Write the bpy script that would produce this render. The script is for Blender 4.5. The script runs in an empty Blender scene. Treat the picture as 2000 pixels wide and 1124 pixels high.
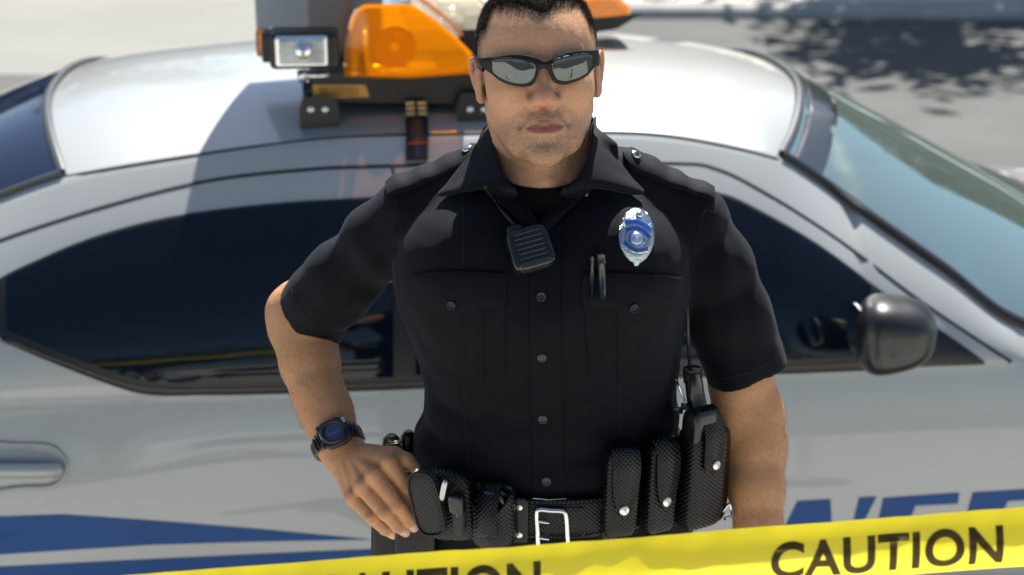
import bpy, bmesh, math, random
import numpy as np
from mathutils import Vector, Matrix
from mathutils.bvhtree import BVHTree
from mathutils.geometry import delaunay_2d_cdt

R = math.radians
random.seed(7)
rng = np.random.default_rng(11)
SC = bpy.context.scene
COL = SC.collection

# ------------------------------------------------------------------ camera
CAM = np.array([0.0, 0.0, 2.26]); PITCH = R(18.0); FPX = 3400.0
cd = bpy.data.cameras.new('camera'); cam = bpy.data.objects.new('camera', cd); COL.objects.link(cam)
cam.location = CAM; cam.rotation_euler = (math.pi/2 - PITCH, 0, 0)
cd.sensor_width = 36.0; cd.sensor_fit = 'HORIZONTAL'; cd.lens = 36.0*FPX/2000.0
cd.clip_start = 0.05; cd.clip_end = 500.0
cd.dof.use_dof = True; cd.dof.focus_distance = 2.24; cd.dof.aperture_fstop = 4.6
SC.camera = cam

# ------------------------------------------------------------------ sky, sun, exposure
SUN = Vector((0.13, 0.76, 1.22)).normalized()          # towards the sun
sun_el = math.asin(SUN.z); sun_az = math.atan2(SUN.x, SUN.y)
w = bpy.data.worlds.new('World'); SC.world = w; w.use_nodes = True
nt = w.node_tree; bg = nt.nodes['Background']
sky = nt.nodes.new('ShaderNodeTexSky'); sky.sky_type = 'NISHITA'; sky.sun_disc = False
sky.sun_elevation = sun_el; sky.sun_rotation = sun_az
nt.links.new(sky.outputs['Color'], bg.inputs['Color']); bg.inputs['Strength'].default_value = 0.062
sd = bpy.data.lights.new('sun', 'SUN'); sd.energy = 5.0; sd.angle = R(0.5); sd.color = (1.0, 0.965, 0.90)
so = bpy.data.objects.new('sun', sd); COL.objects.link(so)
so.rotation_euler = SUN.to_track_quat('Z', 'Y').to_euler(); so.location = (3, 3, 8)
SC.view_settings.view_transform = 'Standard'; SC.view_settings.look = 'None'
SC.view_settings.exposure = 1.2; SC.view_settings.gamma = 1.0; SC.view_settings.use_curve_mapping = False
SC.render.engine = 'CYCLES'
try: SC.cycles.use_denoising = True
except Exception: pass

# ------------------------------------------------------------------ pixel <-> world
_F = np.array([0, math.cos(PITCH), -math.sin(PITCH)]); _U = np.array([0, math.sin(PITCH), math.cos(PITCH)]); _X = np.array([1.0, 0, 0])
def ray(px, py): return _F + (px-1000)/FPX*_X - (py-562)/FPX*_U
def A(px, py, Y):
    d = ray(px, py); t = (Y-CAM[1])/d[1]; return CAM + d*t
def AZ(px, py, Z):
    d = ray(px, py); t = (Z-CAM[2])/d[2]; return CAM + d*t

# ------------------------------------------------------------------ materials
def mat(name, col, rough=0.5, metal=0.0, spec=0.5, coat=0.0, coat_rough=0.03, bump=0.0, bscale=200.0, var=0.0, vscale=8.0,
        trans=0.0, ior=1.45, sheen=0.0, sss=0.0, attr=None, emit=None, alpha=None, detail=4.0, obj=True, rvar=0.0, stretch=None):
    m = bpy.data.materials.new(name); m.use_nodes = True
    n = m.node_tree; b = n.nodes['Principled BSDF']; L = n.links
    b.inputs['Roughness'].default_value = rough; b.inputs['Metallic'].default_value = metal
    b.inputs['Specular IOR Level'].default_value = spec; b.inputs['Coat Weight'].default_value = coat
    b.inputs['Coat Roughness'].default_value = coat_rough; b.inputs['Transmission Weight'].default_value = trans
    b.inputs['IOR'].default_value = ior; b.inputs['Sheen Weight'].default_value = sheen
    b.inputs['Base Color'].default_value = (*col, 1)
    if sss: 
        b.inputs['Subsurface Weight'].default_value = sss; b.inputs['Subsurface Radius'].default_value = (1.0, 0.35, 0.2)
        b.inputs['Subsurface Scale'].default_value = 0.008
    if alpha is not None: b.inputs['Alpha'].default_value = alpha
    tc = n.nodes.new('ShaderNodeTexCoord'); co = tc.outputs['Object']
    if stretch:
        mp = n.nodes.new('ShaderNodeMapping'); mp.inputs['Scale'].default_value = stretch; L.new(co, mp.inputs['Vector']); co = mp.outputs['Vector']
    src = None
    if attr:
        a = n.nodes.new('ShaderNodeVertexColor'); a.layer_name = attr; src = a.outputs['Color']; L.new(src, b.inputs['Base Color'])
    if var:
        t = n.nodes.new('ShaderNodeTexNoise'); t.inputs['Scale'].default_value = vscale; t.inputs['Detail'].default_value = 6.0
        L.new(co, t.inputs['Vector'])
        mr = n.nodes.new('ShaderNodeMapRange'); mr.inputs['From Min'].default_value = .3; mr.inputs['From Max'].default_value = .7
        mr.inputs['To Min'].default_value = 1-var; mr.inputs['To Max'].default_value = 1+var
        L.new(t.outputs['Fac'], mr.inputs['Value'])
        mx = n.nodes.new('ShaderNodeVectorMath'); mx.operation = 'SCALE'
        if src: L.new(src, mx.inputs[0])
        else: mx.inputs[0].default_value = col
        L.new(mr.outputs['Result'], mx.inputs['Scale']); L.new(mx.outputs['Vector'], b.inputs['Base Color'])
        if rvar:
            m2 = n.nodes.new('ShaderNodeMapRange'); m2.inputs['From Min'].default_value=.3; m2.inputs['From Max'].default_value=.7
            m2.inputs['To Min'].default_value=max(0.02, rough-rvar); m2.inputs['To Max'].default_value=min(1, rough+rvar)
            L.new(t.outputs['Fac'], m2.inputs['Value']); L.new(m2.outputs['Result'], b.inputs['Roughness'])
    if bump:
        t2 = n.nodes.new('ShaderNodeTexNoise'); t2.inputs['Scale'].default_value = bscale; t2.inputs['Detail'].default_value = detail
        L.new(co, t2.inputs['Vector'])
        bp = n.nodes.new('ShaderNodeBump'); bp.inputs['Strength'].default_value = min(1, bump*1.0); bp.inputs['Distance'].default_value = 0.001 if bump <= 1 else bump*0.001
        L.new(t2.outputs['Fac'], bp.inputs['Height']); L.new(bp.outputs['Normal'], b.inputs['Normal'])
    if emit: b.inputs['Emission Color'].default_value = (*emit[0], 1); b.inputs['Emission Strength'].default_value = emit[1]
    return m

# ------------------------------------------------------------------ object helpers
def tag(o, label=None, cat=None, group=None, kind=None):
    if label: o['label'] = label
    if cat: o['category'] = cat
    if group: o['group'] = group
    if kind: o['kind'] = kind
    return o
def empty(name, loc, label=None, cat=None, group=None, kind=None):
    o = bpy.data.objects.new(name, None); COL.objects.link(o); o.location = [float(x) for x in loc]; o.empty_display_size = .05
    return tag(o, label, cat, group, kind)
def link(name, V, Fc, m, parent=None, smooth=True, solid=0.0, bevel=0.0):
    me = bpy.data.meshes.new(name)
    me.from_pydata([tuple(map(float, v)) for v in V], [], [tuple(map(int, f)) for f in Fc]); me.update()
    return link_me(name, me, m, parent, smooth, solid, bevel)
def link_me(name, me, m, parent=None, smooth=True, solid=0.0, bevel=0.0):
    o = bpy.data.objects.new(name, me); COL.objects.link(o)
    if m: me.materials.append(m)
    if smooth: me.polygons.foreach_set('use_smooth', [True]*len(me.polygons))
    if parent is not None:
        o.parent = parent; o.matrix_parent_inverse = Matrix.Translation(-parent.location) if parent.parent is None else parent_world(parent).inverted()
    if solid:
        md = o.modifiers.new('solid', 'SOLIDIFY'); md.thickness = solid; md.offset = 0
    if bevel:
        md = o.modifiers.new('bevel', 'BEVEL'); md.width = bevel; md.segments = 3; md.limit_method = 'ANGLE'
    return o
def parent_world(o):
    return (parent_world(o.parent) if o.parent else Matrix()) @ o.matrix_parent_inverse @ o.matrix_basis if o.parent else o.matrix_basis.copy()

class MB:
    """collects vertices and faces in world space"""
    def __init__(s): s.V = []; s.F = []
    def add(s, V, Fc):
        k = len(s.V); s.V += [tuple(map(float, v)) for v in V]; s.F += [tuple(int(i)+k for i in f) for f in Fc]; return s
    def grid(s, P, closeu=False, closev=False):
        nu, nv = len(P), len(P[0]); V = [p for r in P for p in r]; Fc = []
        for i in range(nu if closeu else nu-1):
            for j in range(nv if closev else nv-1):
                a = i*nv+j; b = ((i+1) % nu)*nv+j; c = ((i+1) % nu)*nv+(j+1) % nv; d = i*nv+(j+1) % nv
                Fc.append((a, b, c, d))
        return s.add(V, Fc)
    def tube(s, P, r, n=10, caps=True, flat=1.0, up=None):
        P = [np.array(p, float) for p in P]; m_ = len(P); rr = r if hasattr(r, '__len__') else [r]*m_
        rings = []; prev = None
        for i, p in enumerate(P):
            t = P[min(i+1, m_-1)]-P[max(i-1, 0)]; t = t/(np.linalg.norm(t)+1e-12)
            if up is not None: u = np.array(up, float)
            elif prev is None: u = np.array([0, 0, 1.]) if abs(t[2]) < .9 else np.array([1., 0, 0])
            else: u = prev
            u = u-t*(u@t); u /= np.linalg.norm(u)+1e-12; prev = u; v = np.cross(t, u)
            rings.append([p+rr[i]*(math.cos(a)*u*flat+math.sin(a)*v) for a in [2*math.pi*k/n for k in range(n)]])
        k0 = len(s.V); s.grid(rings, closev=True)
        if caps:
            s.F.append(tuple(k0+j for j in range(n))[::-1]); s.F.append(tuple(k0+(m_-1)*n+j for j in range(n)))
        return s
    def box(s, c, size, M=None, tp=(1, 1)):
        c = np.array(c, float); h = np.array(size, float)/2; V = []
        for z in (-1, 1):
            k = 1 if z < 0 else 1; tx, ty = (1, 1) if z < 0 else tp
            for x, y in ((-1, -1), (1, -1), (1, 1), (-1, 1)):
                v = np.array([x*h[0]*tx, y*h[1]*ty, z*h[2]]); V.append((M@v if M is not None else v)+c)
        return s.add(V, [(3, 2, 1, 0), (4, 5, 6, 7), (0, 1, 5, 4), (1, 2, 6, 5), (2, 3, 7, 6), (3, 0, 4, 7)])
    def disc(s, c, nrm, r, th, n=20, dome=0.0):
        nrm = np.array(nrm, float); nrm /= np.linalg.norm(nrm); a = np.array([0, 0, 1.]) if abs(nrm[2]) < .9 else np.array([1., 0, 0])
        u = np.cross(a, nrm); u /= np.linalg.norm(u); v = np.cross(nrm, u); c = np.array(c, float)
        rings = [[c+nrm*h+rr*r*(math.cos(t)*u+math.sin(t)*v) for t in [2*math.pi*k/n for k in range(n)]] for rr, h in ((1, 0), (1, th*.7), (.85, th), (.5, th+dome*.8), (.02, th+dome))]
        k0 = len(s.V); s.grid(rings, closev=True); s.F.append(tuple(k0+4*n+j for j in range(n))); return s
    def build(s, name, m, parent=None, **k): return link(name, s.V, s.F, m, parent, **k)

def spline(P, n=8, closed=False):
    """Catmull-Rom through points"""
    P = [np.array(p, float) for p in P]; N = len(P); out = []
    rngi = range(N) if closed else range(N-1)
    for i in rngi:
        p0 = P[(i-1) % N] if closed or i > 0 else 2*P[0]-P[1]; p1 = P[i]; p2 = P[(i+1) % N]
        p3 = P[(i+2) % N] if closed or i+2 < N else 2*P[-1]-P[-2]
        for k in range(n):
            t = k/n; out.append(.5*((2*p1)+(-p0+p2)*t+(2*p0-5*p1+4*p2-p3)*t*t+(-p0+3*p1-3*p2+p3)*t**3))
    if not closed: out.append(P[-1])
    return out

# ------------------------------------------------------------------ implicit surfaces -> mesh
def sd_ell(P, c, r):
    q = (P-np.array(c, np.float32))/np.array(r, np.float32); k0 = np.sqrt((q*q).sum(1)); q2 = q/np.array(r, np.float32)
    k1 = np.sqrt((q2*q2).sum(1))+1e-9; return k0*(k0-1)/k1
def sd_cone(P, a, b, ra, rb, flat=None):
    a = np.array(a, np.float32); b = np.array(b, np.float32); ba = b-a; pa = P-a
    h = np.clip((pa@ba)/(ba@ba+1e-12), 0, 1)
    return np.sqrt(((pa-h[:, None]*ba)**2).sum(1))-(ra+(rb-ra)*h)
def sd_chain(P, pts, rad, k=0.0):
    d = None
    for i in range(len(pts)-1):
        e = sd_cone(P, pts[i], pts[i+1], rad[i], rad[i+1]); d = e if d is None else (np.minimum(d, e) if k == 0 else smin(d, e, k))
    return d
def sd_rcone(P, a, b, ra, rb, n1, s1):
    """cone squashed by s1 along unit vector n1"""
    n1 = np.array(n1, float); n1 /= np.linalg.norm(n1); a = np.array(a, float); M = np.eye(3)+(1/s1-1)*np.outer(n1, n1)
    return sd_cone(((P-a)@M.T).astype(np.float32), (0, 0, 0), M@(np.array(b, float)-a), ra, rb)*min(1, s1)
def smin(a, b, k):
    h = np.clip(.5+.5*(b-a)/k, 0, 1); return b+(a-b)*h-k*h*(1-h)
def smax(a, b, k): return -smin(-a, -b, k)

def surf(f, lo, hi, h, margin=2.6):
    lo = np.array(lo, float); hi = np.array(hi, float); S = 4
    n = np.ceil((hi-lo)/(h*S)).astype(int)*S
    ax = [lo[i]+h*np.arange(n[i]+1) for i in range(3)]
    cx = [a[S//2::S][:n[i]//S] for i, a in enumerate(ax)]
    G = np.stack(np.meshgrid(*cx, indexing='ij'), -1).reshape(-1, 3).astype(np.float32)
    cv = f(G).reshape([k//S for k in n])
    near = np.abs(cv) < h*S*margin*.87
    full = np.ones(n+1, np.float32)
    up = np.where(cv < 0, -1., 1.).astype(np.float32)
    up = up.repeat(S, 0).repeat(S, 1).repeat(S, 2); full[:-1, :-1, :-1] = up
    full[-1] = 1; full[:, -1] = 1; full[:, :, -1] = 1
    m = np.zeros(n+1, bool); nn = near.repeat(S, 0).repeat(S, 1).repeat(S, 2)
    for dx in (0, 1):
        for dy in (0, 1):
            for dz in (0, 1): m[dx:dx+n[0], dy:dy+n[1], dz:dz+n[2]] |= nn
    I = np.argwhere(m); out = np.empty(len(I), np.float32)
    for k in range(0, len(I), 400000):
        out[k:k+400000] = f((lo+I[k:k+400000]*h).astype(np.float32))
    full[m] = out
    neg = full < 0
    c8 = [(0, 0, 0), (1, 0, 0), (0, 1, 0), (1, 1, 0), (0, 0, 1), (1, 0, 1), (0, 1, 1), (1, 1, 1)]
    cnt = sum(neg[a:a+n[0], b:b+n[1], c:c+n[2]].astype(np.int8) for a, b, c in c8)
    act = (cnt > 0) & (cnt < 8); J = np.argwhere(act)
    idx = -np.ones(n, np.int64); idx[act] = np.arange(len(J))
    vals = np.stack([full[J[:, 0]+a, J[:, 1]+b, J[:, 2]+c] for a, b, c in c8], 1)
    acc = np.zeros((len(J), 3)); num = np.zeros(len(J))
    for e0 in range(8):
        for e1 in range(e0+1, 8):
            if sum(abs(c8[e0][i]-c8[e1][i]) for i in range(3)) != 1: continue
            v0, v1 = vals[:, e0], vals[:, e1]; x = (v0 < 0) != (v1 < 0)
            t = np.where(x, v0/(v0-v1+1e-20), 0)[:, None]
            p = np.array(c8[e0])+t*(np.array(c8[e1])-np.array(c8[e0])); acc[x] += p[x]; num[x] += 1
    V = lo+(J+acc/num[:, None])*h
    Q = []
    for axi in range(3):
        o1, o2 = [i for i in range(3) if i != axi]
        sl0 = [slice(1, n[i]) for i in range(3)]; sl0[axi] = slice(0, n[axi]); sl1 = list(sl0); sl1[axi] = slice(1, n[axi]+1)
        s0 = neg[tuple(sl0)]; s1 = neg[tuple(sl1)]; E_ = np.argwhere(s0 != s1)
        flip = s0[tuple(E_.T)]
        base = E_+1; base[:, axi] -= 1
        d1 = np.zeros(3, int); d1[o1] = 1; d2 = np.zeros(3, int); d2[o2] = 1
        g = lambda o: idx[tuple((base-o).T)]
        q = np.stack([g(0*d1), g(d1), g(d1+d2), g(d2)], 1)
        if axi == 1: flip = ~flip
        q[~flip] = q[~flip][:, ::-1]; Q.append(q)
    Q = np.concatenate(Q); Q = Q[(Q >= 0).all(1)]
    return V, Q
def np_mesh(name, V, Q, colors=None):
    me = bpy.data.meshes.new(name); me.vertices.add(len(V)); me.vertices.foreach_set('co', np.asarray(V, np.float32).ravel())
    k = Q.shape[1]; me.loops.add(len(Q)*k); me.loops.foreach_set('vertex_index', Q.astype(np.int32).ravel())
    me.polygons.add(len(Q)); me.polygons.foreach_set('loop_start', np.arange(0, len(Q)*k, k, dtype=np.int32))
    me.polygons.foreach_set('loop_total', np.full(len(Q), k, np.int32))
    me.update(calc_edges=True); me.validate()
    if colors is not None:
        a = me.color_attributes.new('Col', 'FLOAT_COLOR', 'POINT')
        c = np.ones((len(V), 4), np.float32); c[:, :3] = colors; a.data.foreach_set('color', c.ravel())
    return me
def relax(V, Q, it=2, lam=.5):
    """uniform Laplacian smoothing"""
    E = np.concatenate([Q[:, [i, (i+1) % 4]] for i in range(4)]); E = np.concatenate([E, E[:, ::-1]])
    deg = np.bincount(E[:, 0], minlength=len(V))[:, None]+1e-9
    for _ in range(it):
        S = np.stack([np.bincount(E[:, 0], weights=V[E[:, 1], k], minlength=len(V)) for k in range(3)], 1)
        V = V+lam*(S/deg-V)
    return V
def wob(P, s=1.0, seed=0):
    """cheap smooth noise, about -1..1"""
    r = np.random.default_rng(seed); o = 0
    for k in range(5):
        d = r.normal(size=3); d /= np.linalg.norm(d); e = r.normal(size=3); e /= np.linalg.norm(e)
        q = s*(1+.7*k); o = o+np.sin(q*(P@d)+1.7*np.sin(q*.6*(P@e)+r.uniform(0, 6))+r.uniform(0, 6))/(1+.5*k)
    return o/2.2

# ------------------------------------------------------------------ patches laid on a surface (seen-from-here outline, real surface)
class Surface:
    def __init__(s, V, Fc): s.t = BVHTree.FromPolygons([tuple(map(float, v)) for v in V], [tuple(map(int, f)) for f in Fc])
    def hit(s, px, py):
        d = Vector(ray(px, py)).normalized(); h = s.t.ray_cast(Vector(CAM), d)
        if h[0] is None:
            # nearest point to the ray at the expected depth
            for k in (3.4, 2.2):
                q = s.t.find_nearest(Vector(CAM)+d*k)
                if q[0] is not None:
                    nrm = q[1]; return np.array(q[0]), np.array(nrm if nrm.dot(d) < 0 else -nrm)
        n = h[1]
        if n.dot(d) > 0: n = -n
        return np.array(h[0]), np.array(n)
def inside(poly, x, y):
    c = False; j = len(poly)-1
    for i in range(len(poly)):
        xi, yi = poly[i]; xj, yj = poly[j]
        if (yi > y) != (yj > y) and x < (xj-xi)*(y-yi)/(yj-yi)+xi: c = not c
        j = i
    return c
def patch(S, poly, t=.002, step=12, lift=0.0, edge=.6, puff=0.0, wave=0.0, soft=False):
    """outline in photo pixels laid on surface S with real thickness; returns MB"""
    poly = [tuple(map(float, p[:2])) for p in poly]; B = []
    for i in range(len(poly)):
        a = np.array(poly[i]); b = np.array(poly[(i+1) % len(poly)]); L_ = np.linalg.norm(b-a); k = max(1, int(round(L_/step)))
        for j in range(k): B.append(tuple(a+(b-a)*j/k))
    xs = [p[0] for p in B]; ys = [p[1] for p in B]; pts = list(B)
    yy = min(ys)+step*.6; row = 0
    BA = np.array(B)
    while yy < max(ys):
        xx = min(xs)+step*(.5 if row % 2 else 1)
        while xx < max(xs):
            if inside(poly, xx, yy) and np.min(np.hypot(BA[:, 0]-xx, BA[:, 1]-yy)) > step*.55: pts.append((xx, yy))
            xx += step
        yy += step*.87; row += 1
    nb = len(B); E_ = [(i, (i+1) % nb) for i in range(nb)]
    vv, _, ff, ov, _, _ = delaunay_2d_cdt([Vector(p) for p in pts], E_, [], 1, 1e-5)
    P = []; N = []
    for v in vv:
        a, n = S.hit(v.x, v.y); P.append(a); N.append(n)
    P = np.array(P); N = np.array(N)
    VV = np.array([(v.x, v.y) for v in vv]); dist = np.array([np.min(np.hypot(BA[:, 0]-x, BA[:, 1]-y)) for x, y in VV])
    hgt = lift+t*(edge+(1-edge)*np.clip(dist/(step*.6), 0, 1))+puff*np.clip(dist/60, 0, 1)**.6
    if wave: hgt = hgt+wave*wob(P, 60, 3)*np.clip(dist/20, 0, 1)
    top = P+N*hgt[:, None]; tris = [tuple(f)[::-1] for f in ff]
    # orient to camera
    out = MB(); 
    f2 = []
    for f_ in tris:
        a, b, c = top[f_[0]], top[f_[1]], top[f_[2]]
        if np.cross(b-a, c-a)@(a-CAM) > 0: f_ = f_[::-1]
        f2.append(f_)
    cntE = {}
    for f_ in f2:
        for i in range(len(f_)):
            e = (f_[i], f_[(i+1) % len(f_)]); cntE[e] = cntE.get(e, 0)+1
    bnd = [e for e in cntE if (e[1], e[0]) not in cntE]
    out.add(top, f2); k = len(top); low = P+N*min(lift*.3, 0)-N*.001
    if not soft: out.V += [tuple(v) for v in top]; k0 = k; k = 2*k
    else: k0 = 0
    out.V += [tuple(v) for v in low]; out.F += [(e[1]+k0, e[0]+k0, e[0]+k, e[1]+k) for e in bnd]
    return out
def ribbon(S, line, wd, t=.001, step=14, n=6):
    """thin rounded band of width wd (m) along a pixel line, lying on S"""  # out-of-frame hinges added to break the sunlit slit into dashes
    L_ = spline([(p[0], p[1], 0) for p in line], 6); P = []; N = []
    for q in L_:
        a, nn = S.hit(q[0], q[1]); P.append(a); N.append(nn)
    return band(P, N, wd, t)
def band(P, N, wd, t):
    rows = []
    for i in range(len(P)):
        d = P[min(i+1, len(P)-1)]-P[max(i-1, 0)]; d = d/(np.linalg.norm(d)+1e-9); s_ = np.cross(d, N[i]); s_ /= np.linalg.norm(s_)+1e-9
        rows.append([P[i]+s_*wd*a+N[i]*t*b for a, b in ((-.5, -.5), (-.5, .3), (-.3, .9), (0, 1), (.3, .9), (.5, .3), (.5, -.5))])
    m_ = MB(); m_.grid(rows); return m_

# ================================================================== GROUND
def sheet(name, pts, z, m, kind='structure'):
    o = link(name, [(x, y, z) for x, y in pts], [tuple(range(len(pts)))], m, smooth=False)
    return tag(o, kind=kind)
M_asph = mat('asphalt', (.084, .085, .081), .9, bump=3, bscale=120, var=.14, vscale=1.3, detail=8)
M_conc = mat('pale_concrete', (.18, .18, .166), .85, bump=2, bscale=90, var=.07, vscale=.9, detail=8)
M_curb = mat('curb_concrete', (.36, .355, .33), .85, bump=2, bscale=80, var=.15, vscale=5)
M_pave = mat('sidewalk_concrete', (.48, .465, .425), .85, bump=2, bscale=90, var=.10, vscale=1.8, detail=8)
sheet('road', [(-120, -120), (120, -120), (120, 200), (-120, 200)], 0.0, M_asph)
g = sheet('driveway', [(-30, 11.7), (-.9, 11.55), (-.7, 14.2), (-.7, 40), (-30, 40)], .004, M_conc)
# pavement where the officer stands and behind the camera
g = MB(); g.box((0, -3.1, .065), (60, 12.0, .13)); o = g.build('pavement', M_pave, smooth=False); tag(o, kind='structure')
g = MB(); g.box((0, 2.98, .0635), (60, .155, .127)); o = g.build('kerb', M_curb, smooth=False, bevel=.02); tag(o, kind='structure')
# far gutter and kerb across the street
g = MB(); g.tube([(-.7, 14.05, .0), (4, 14.0, .0), (30, 13.7, .0)], .12, n=8, flat=.9); o = g.build('far_kerb', M_curb); tag(o, kind='structure')
g = MB(); g.box((20, 19.4, .05), (41.2, 10.5, .1)); o = g.build('far_pavement', M_pave, smooth=False); tag(o, kind='structure')
g = MB()
for y in (-6, -3): g.box((0, y+1.5, .131), (60, .012, .004))
M_joint = mat('joint', (.12, .115, .10), .95)
o = g.build('pavement_joint', M_joint, smooth=False); tag(o, kind='structure')

# ================================================================== CAR
TH = R(6.0); DU = np.array([math.cos(TH), math.sin(TH), 0]); DW = np.array([-math.sin(TH), math.cos(TH), 0]); CO = np.array([0, 3.38, 0.0])
def K(u, w_, z): return CO+u*DU+w_*DW+np.array([0, 0, z])
def onw(px, py, w_):
    d = ray(px, py); t = ((CO+DW*w_-CAM)@DW)/(d@DW); P = CAM+d*t; return np.array([(P-CO)@DU, P[2]])
def prof(pts):
    s = np.array(spline([(a, b, 0) for a, b in pts], 12)); return lambda u: np.interp(u, s[:, 0], s[:, 1])
ap1 = onw(1700, 436, .235); ap2 = onw(1850, 541, .165); ap3 = onw(2000, 648, .105)
zr = prof([(-2.33, .80), (-2.2, .95), (-1.9, 1.035), (-1.6, 1.10), (-1.3, 1.205), (-.926, 1.337), (-.66, 1.379), (-.387, 1.405), (-.133, 1.413), (.2, 1.411), (.373, 1.399), (.534, 1.367), (.634, 1.337), tuple(ap1), tuple(ap2), tuple(ap3), (ap3[0]+.25, .955), (2.0, .90), (2.5, .80), (2.75, .62)])
wr = prof([(-2.33, .2), (-1.9, .16), (-1.6, .2), (-1.3, .27), (-.926, .31), (-.5, .32), (.634, .32), (ap1[0], .245), (ap2[0], .17), (ap3[0], .11), (ap3[0]+.25, .09), (2.0, .10), (2.5, .14), (2.75, .2)])
zc = prof([(-2.33, .86), (-2.2, 1.03), (-1.95, 1.09), (-1.72, 1.125), (-1.4, 1.27), (-1.03, 1.415), (-.7, 1.463), (-.2, 1.487), (.2, 1.485), (.5, 1.467), (.78, 1.42), (1.0, 1.315), (1.3, 1.155), (1.62, .995), (2.0, .965), (2.5, .87), (2.75, .68)])
print('ap', ap1, ap2, ap3)
HW = .945
def plan(u): return (.30*max(0, (u-2.1)/.65)**2.4 + .26*max(0, (-u-1.75)/.58)**2.4)
def haunch(u, z):
    t = min(1, max(0, (-.50-u)/.55)); t = t*t*(3-2*t); q = math.exp(-((z-.62)/.20)**2); return -.012*t*q
def lower_w(u, z):
    if z > .62: a = .05*((z-.62)/.315)**2
    else: a = .045*((.62-z)/.40)**2
    cr = 0
    return a+haunch(u, z)+plan(u)+cr
def section(u):
    """one cross-section, near sill -> far sill, as (w, z)"""
    r, wr_, c = float(zr(u)), float(wr(u)), float(zc(u)); zb = min(.935, r-.05); half = []
    wr_ = max(wr_, .06+plan(u)); 
    for k in range(34): z = .24+(zb-.24)*k/34; half.append((lower_w(u, z), z))
    w0 = lower_w(u, zb); wr2 = max(wr_, w0+.02)
    for k in range(26):
        s = k/26; half.append((w0+(wr2-w0)*s**(1.75 if r > 1.0 else 1.2), zb+(r-zb)*s))
    for k in range(31):
        q = k/30; q = q**1.35; ww = wr2+(HW-wr2)*q; half.append((ww, r+(c-r)*(1-(1-q)**2.6)))
    return half+[(2*HW-a, b) for a, b in half[::-1][1:]]
US = list(np.arange(-2.33, 2.751, .018))
secs = [section(u) for u in US]
uf = lambda w_: .634+.165*(1-(1-min(w_-.32, 2*HW-w_-.32)/.625)**2.0) if .32 < w_ < 1.57 else .634
ur = lambda w_: -.926-.10*(1-(1-min(w_-.31, 2*HW-w_-.31)/.635)**2.0) if .31 < w_ < 1.58 else -.926
WH = ((1.56, .36), (-1.52, .36))
Vb = []; nV = len(secs[0])
for u, sc in zip(US, secs): Vb += [K(u, a, b) for a, b in sc]
Fb = []; Fsurf = []
UB = 1.60
ub = lambda w_: 1.36+.24*(1-(1-min(w_, 2*HW-w_)/HW)**2)
urb = lambda w_: -1.52-.16*(1-(1-min(w_, 2*HW-w_)/HW)**2)
for i in range(len(US)-1):
    for j in range(nV-1):
        f_ = (i*nV+j, (i+1)*nV+j, (i+1)*nV+j+1, i*nV+j+1)
        u = US[i]+.009; ww = (secs[i][j][0]+secs[i][j+1][0])/2; z = (secs[i][j][1]+secs[i][j+1][1])/2
        Fsurf.append(f_)
        if any((u-a)**2+(z-.35)**2 < .355**2 and (ww < .3 or ww > 1.6) for a, b in WH): continue
        top = 60 <= j < nV-61
        inn = wr(u)+.035 < ww < 2*HW-wr(u)-.035
        if top and inn and (uf(ww)+.02 < u < ub(ww)-.02): continue
        Fb.append(f_)
BODY = Surface(Vb, Fsurf)
M_paint = mat('silver_paint', (.36, .37, .36), .38, metal=.15, coat=1.0, coat_rough=.04, bump=.04, bscale=900, var=.015, vscale=3)
M_black = mat('black_trim', (.012, .012, .013), .35, bump=.2, bscale=500)
M_rub = mat('seam_rubber', (.02, .022, .022), .6)
M_tint = mat('tinted_window_glass', (.002, .004, .009), .04, spec=.4, coat=.15, coat_rough=.02)
M_chrome = mat('chrome', (.75, .75, .74), .12, metal=1.0)
M_blue = mat('blue_decal', (.007, .066, .23), .45, spec=.25, coat=.12, var=.05, vscale=6)
M_dk = mat('dark_interior', (.02, .02, .022), .8, bump=1, bscale=300)
def thin_glass(name, tint, base=.0, boost=1.0):
    m = bpy.data.materials.new(name); m.use_nodes = True; n = m.node_tree; L = n.links; n.nodes.remove(n.nodes['Principled BSDF'])
    o = n.nodes['Material Output']; g = n.nodes.new('ShaderNodeBsdfGlossy'); g.inputs['Roughness'].default_value = .01; g.inputs['Color'].default_value = (.47, .61, .54, 1)
    t = n.nodes.new('ShaderNodeBsdfTransparent'); t.inputs['Color'].default_value = (*tint, 1)
    d = n.nodes.new('ShaderNodeBsdfDiffuse'); d.inputs['Color'].default_value = (.42, .52, .49, 1)
    m1 = n.nodes.new('ShaderNodeMixShader'); m1.inputs[0].default_value = base; L.new(t.outputs[0], m1.inputs[1]); L.new(d.outputs[0], m1.inputs[2])
    fr = n.nodes.new('ShaderNodeFresnel'); fr.inputs['IOR'].default_value = 1.5
    mu = n.nodes.new('ShaderNodeMath'); mu.operation = 'MULTIPLY'; mu.use_clamp = True; mu.inputs[1].default_value = boost; L.new(fr.outputs[0], mu.inputs[0])
    m2 = n.nodes.new('ShaderNodeMixShader'); L.new(mu.outputs[0], m2.inputs[0]); L.new(m1.outputs[0], m2.inputs[1]); L.new(g.outputs[0], m2.inputs[2])
    L.new(m2.outputs[0], o.inputs['Surface']); return m
M_ws = thin_glass('windshield_glass', (.80, .90, .86), .50, .8)
CAR = empty('police_car', K(.2, HW, 0), 'silver and blue police sedan with amber roof beacons parked behind the officer', 'police car')
body = link('body', Vb, Fb, M_paint, CAR)
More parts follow.
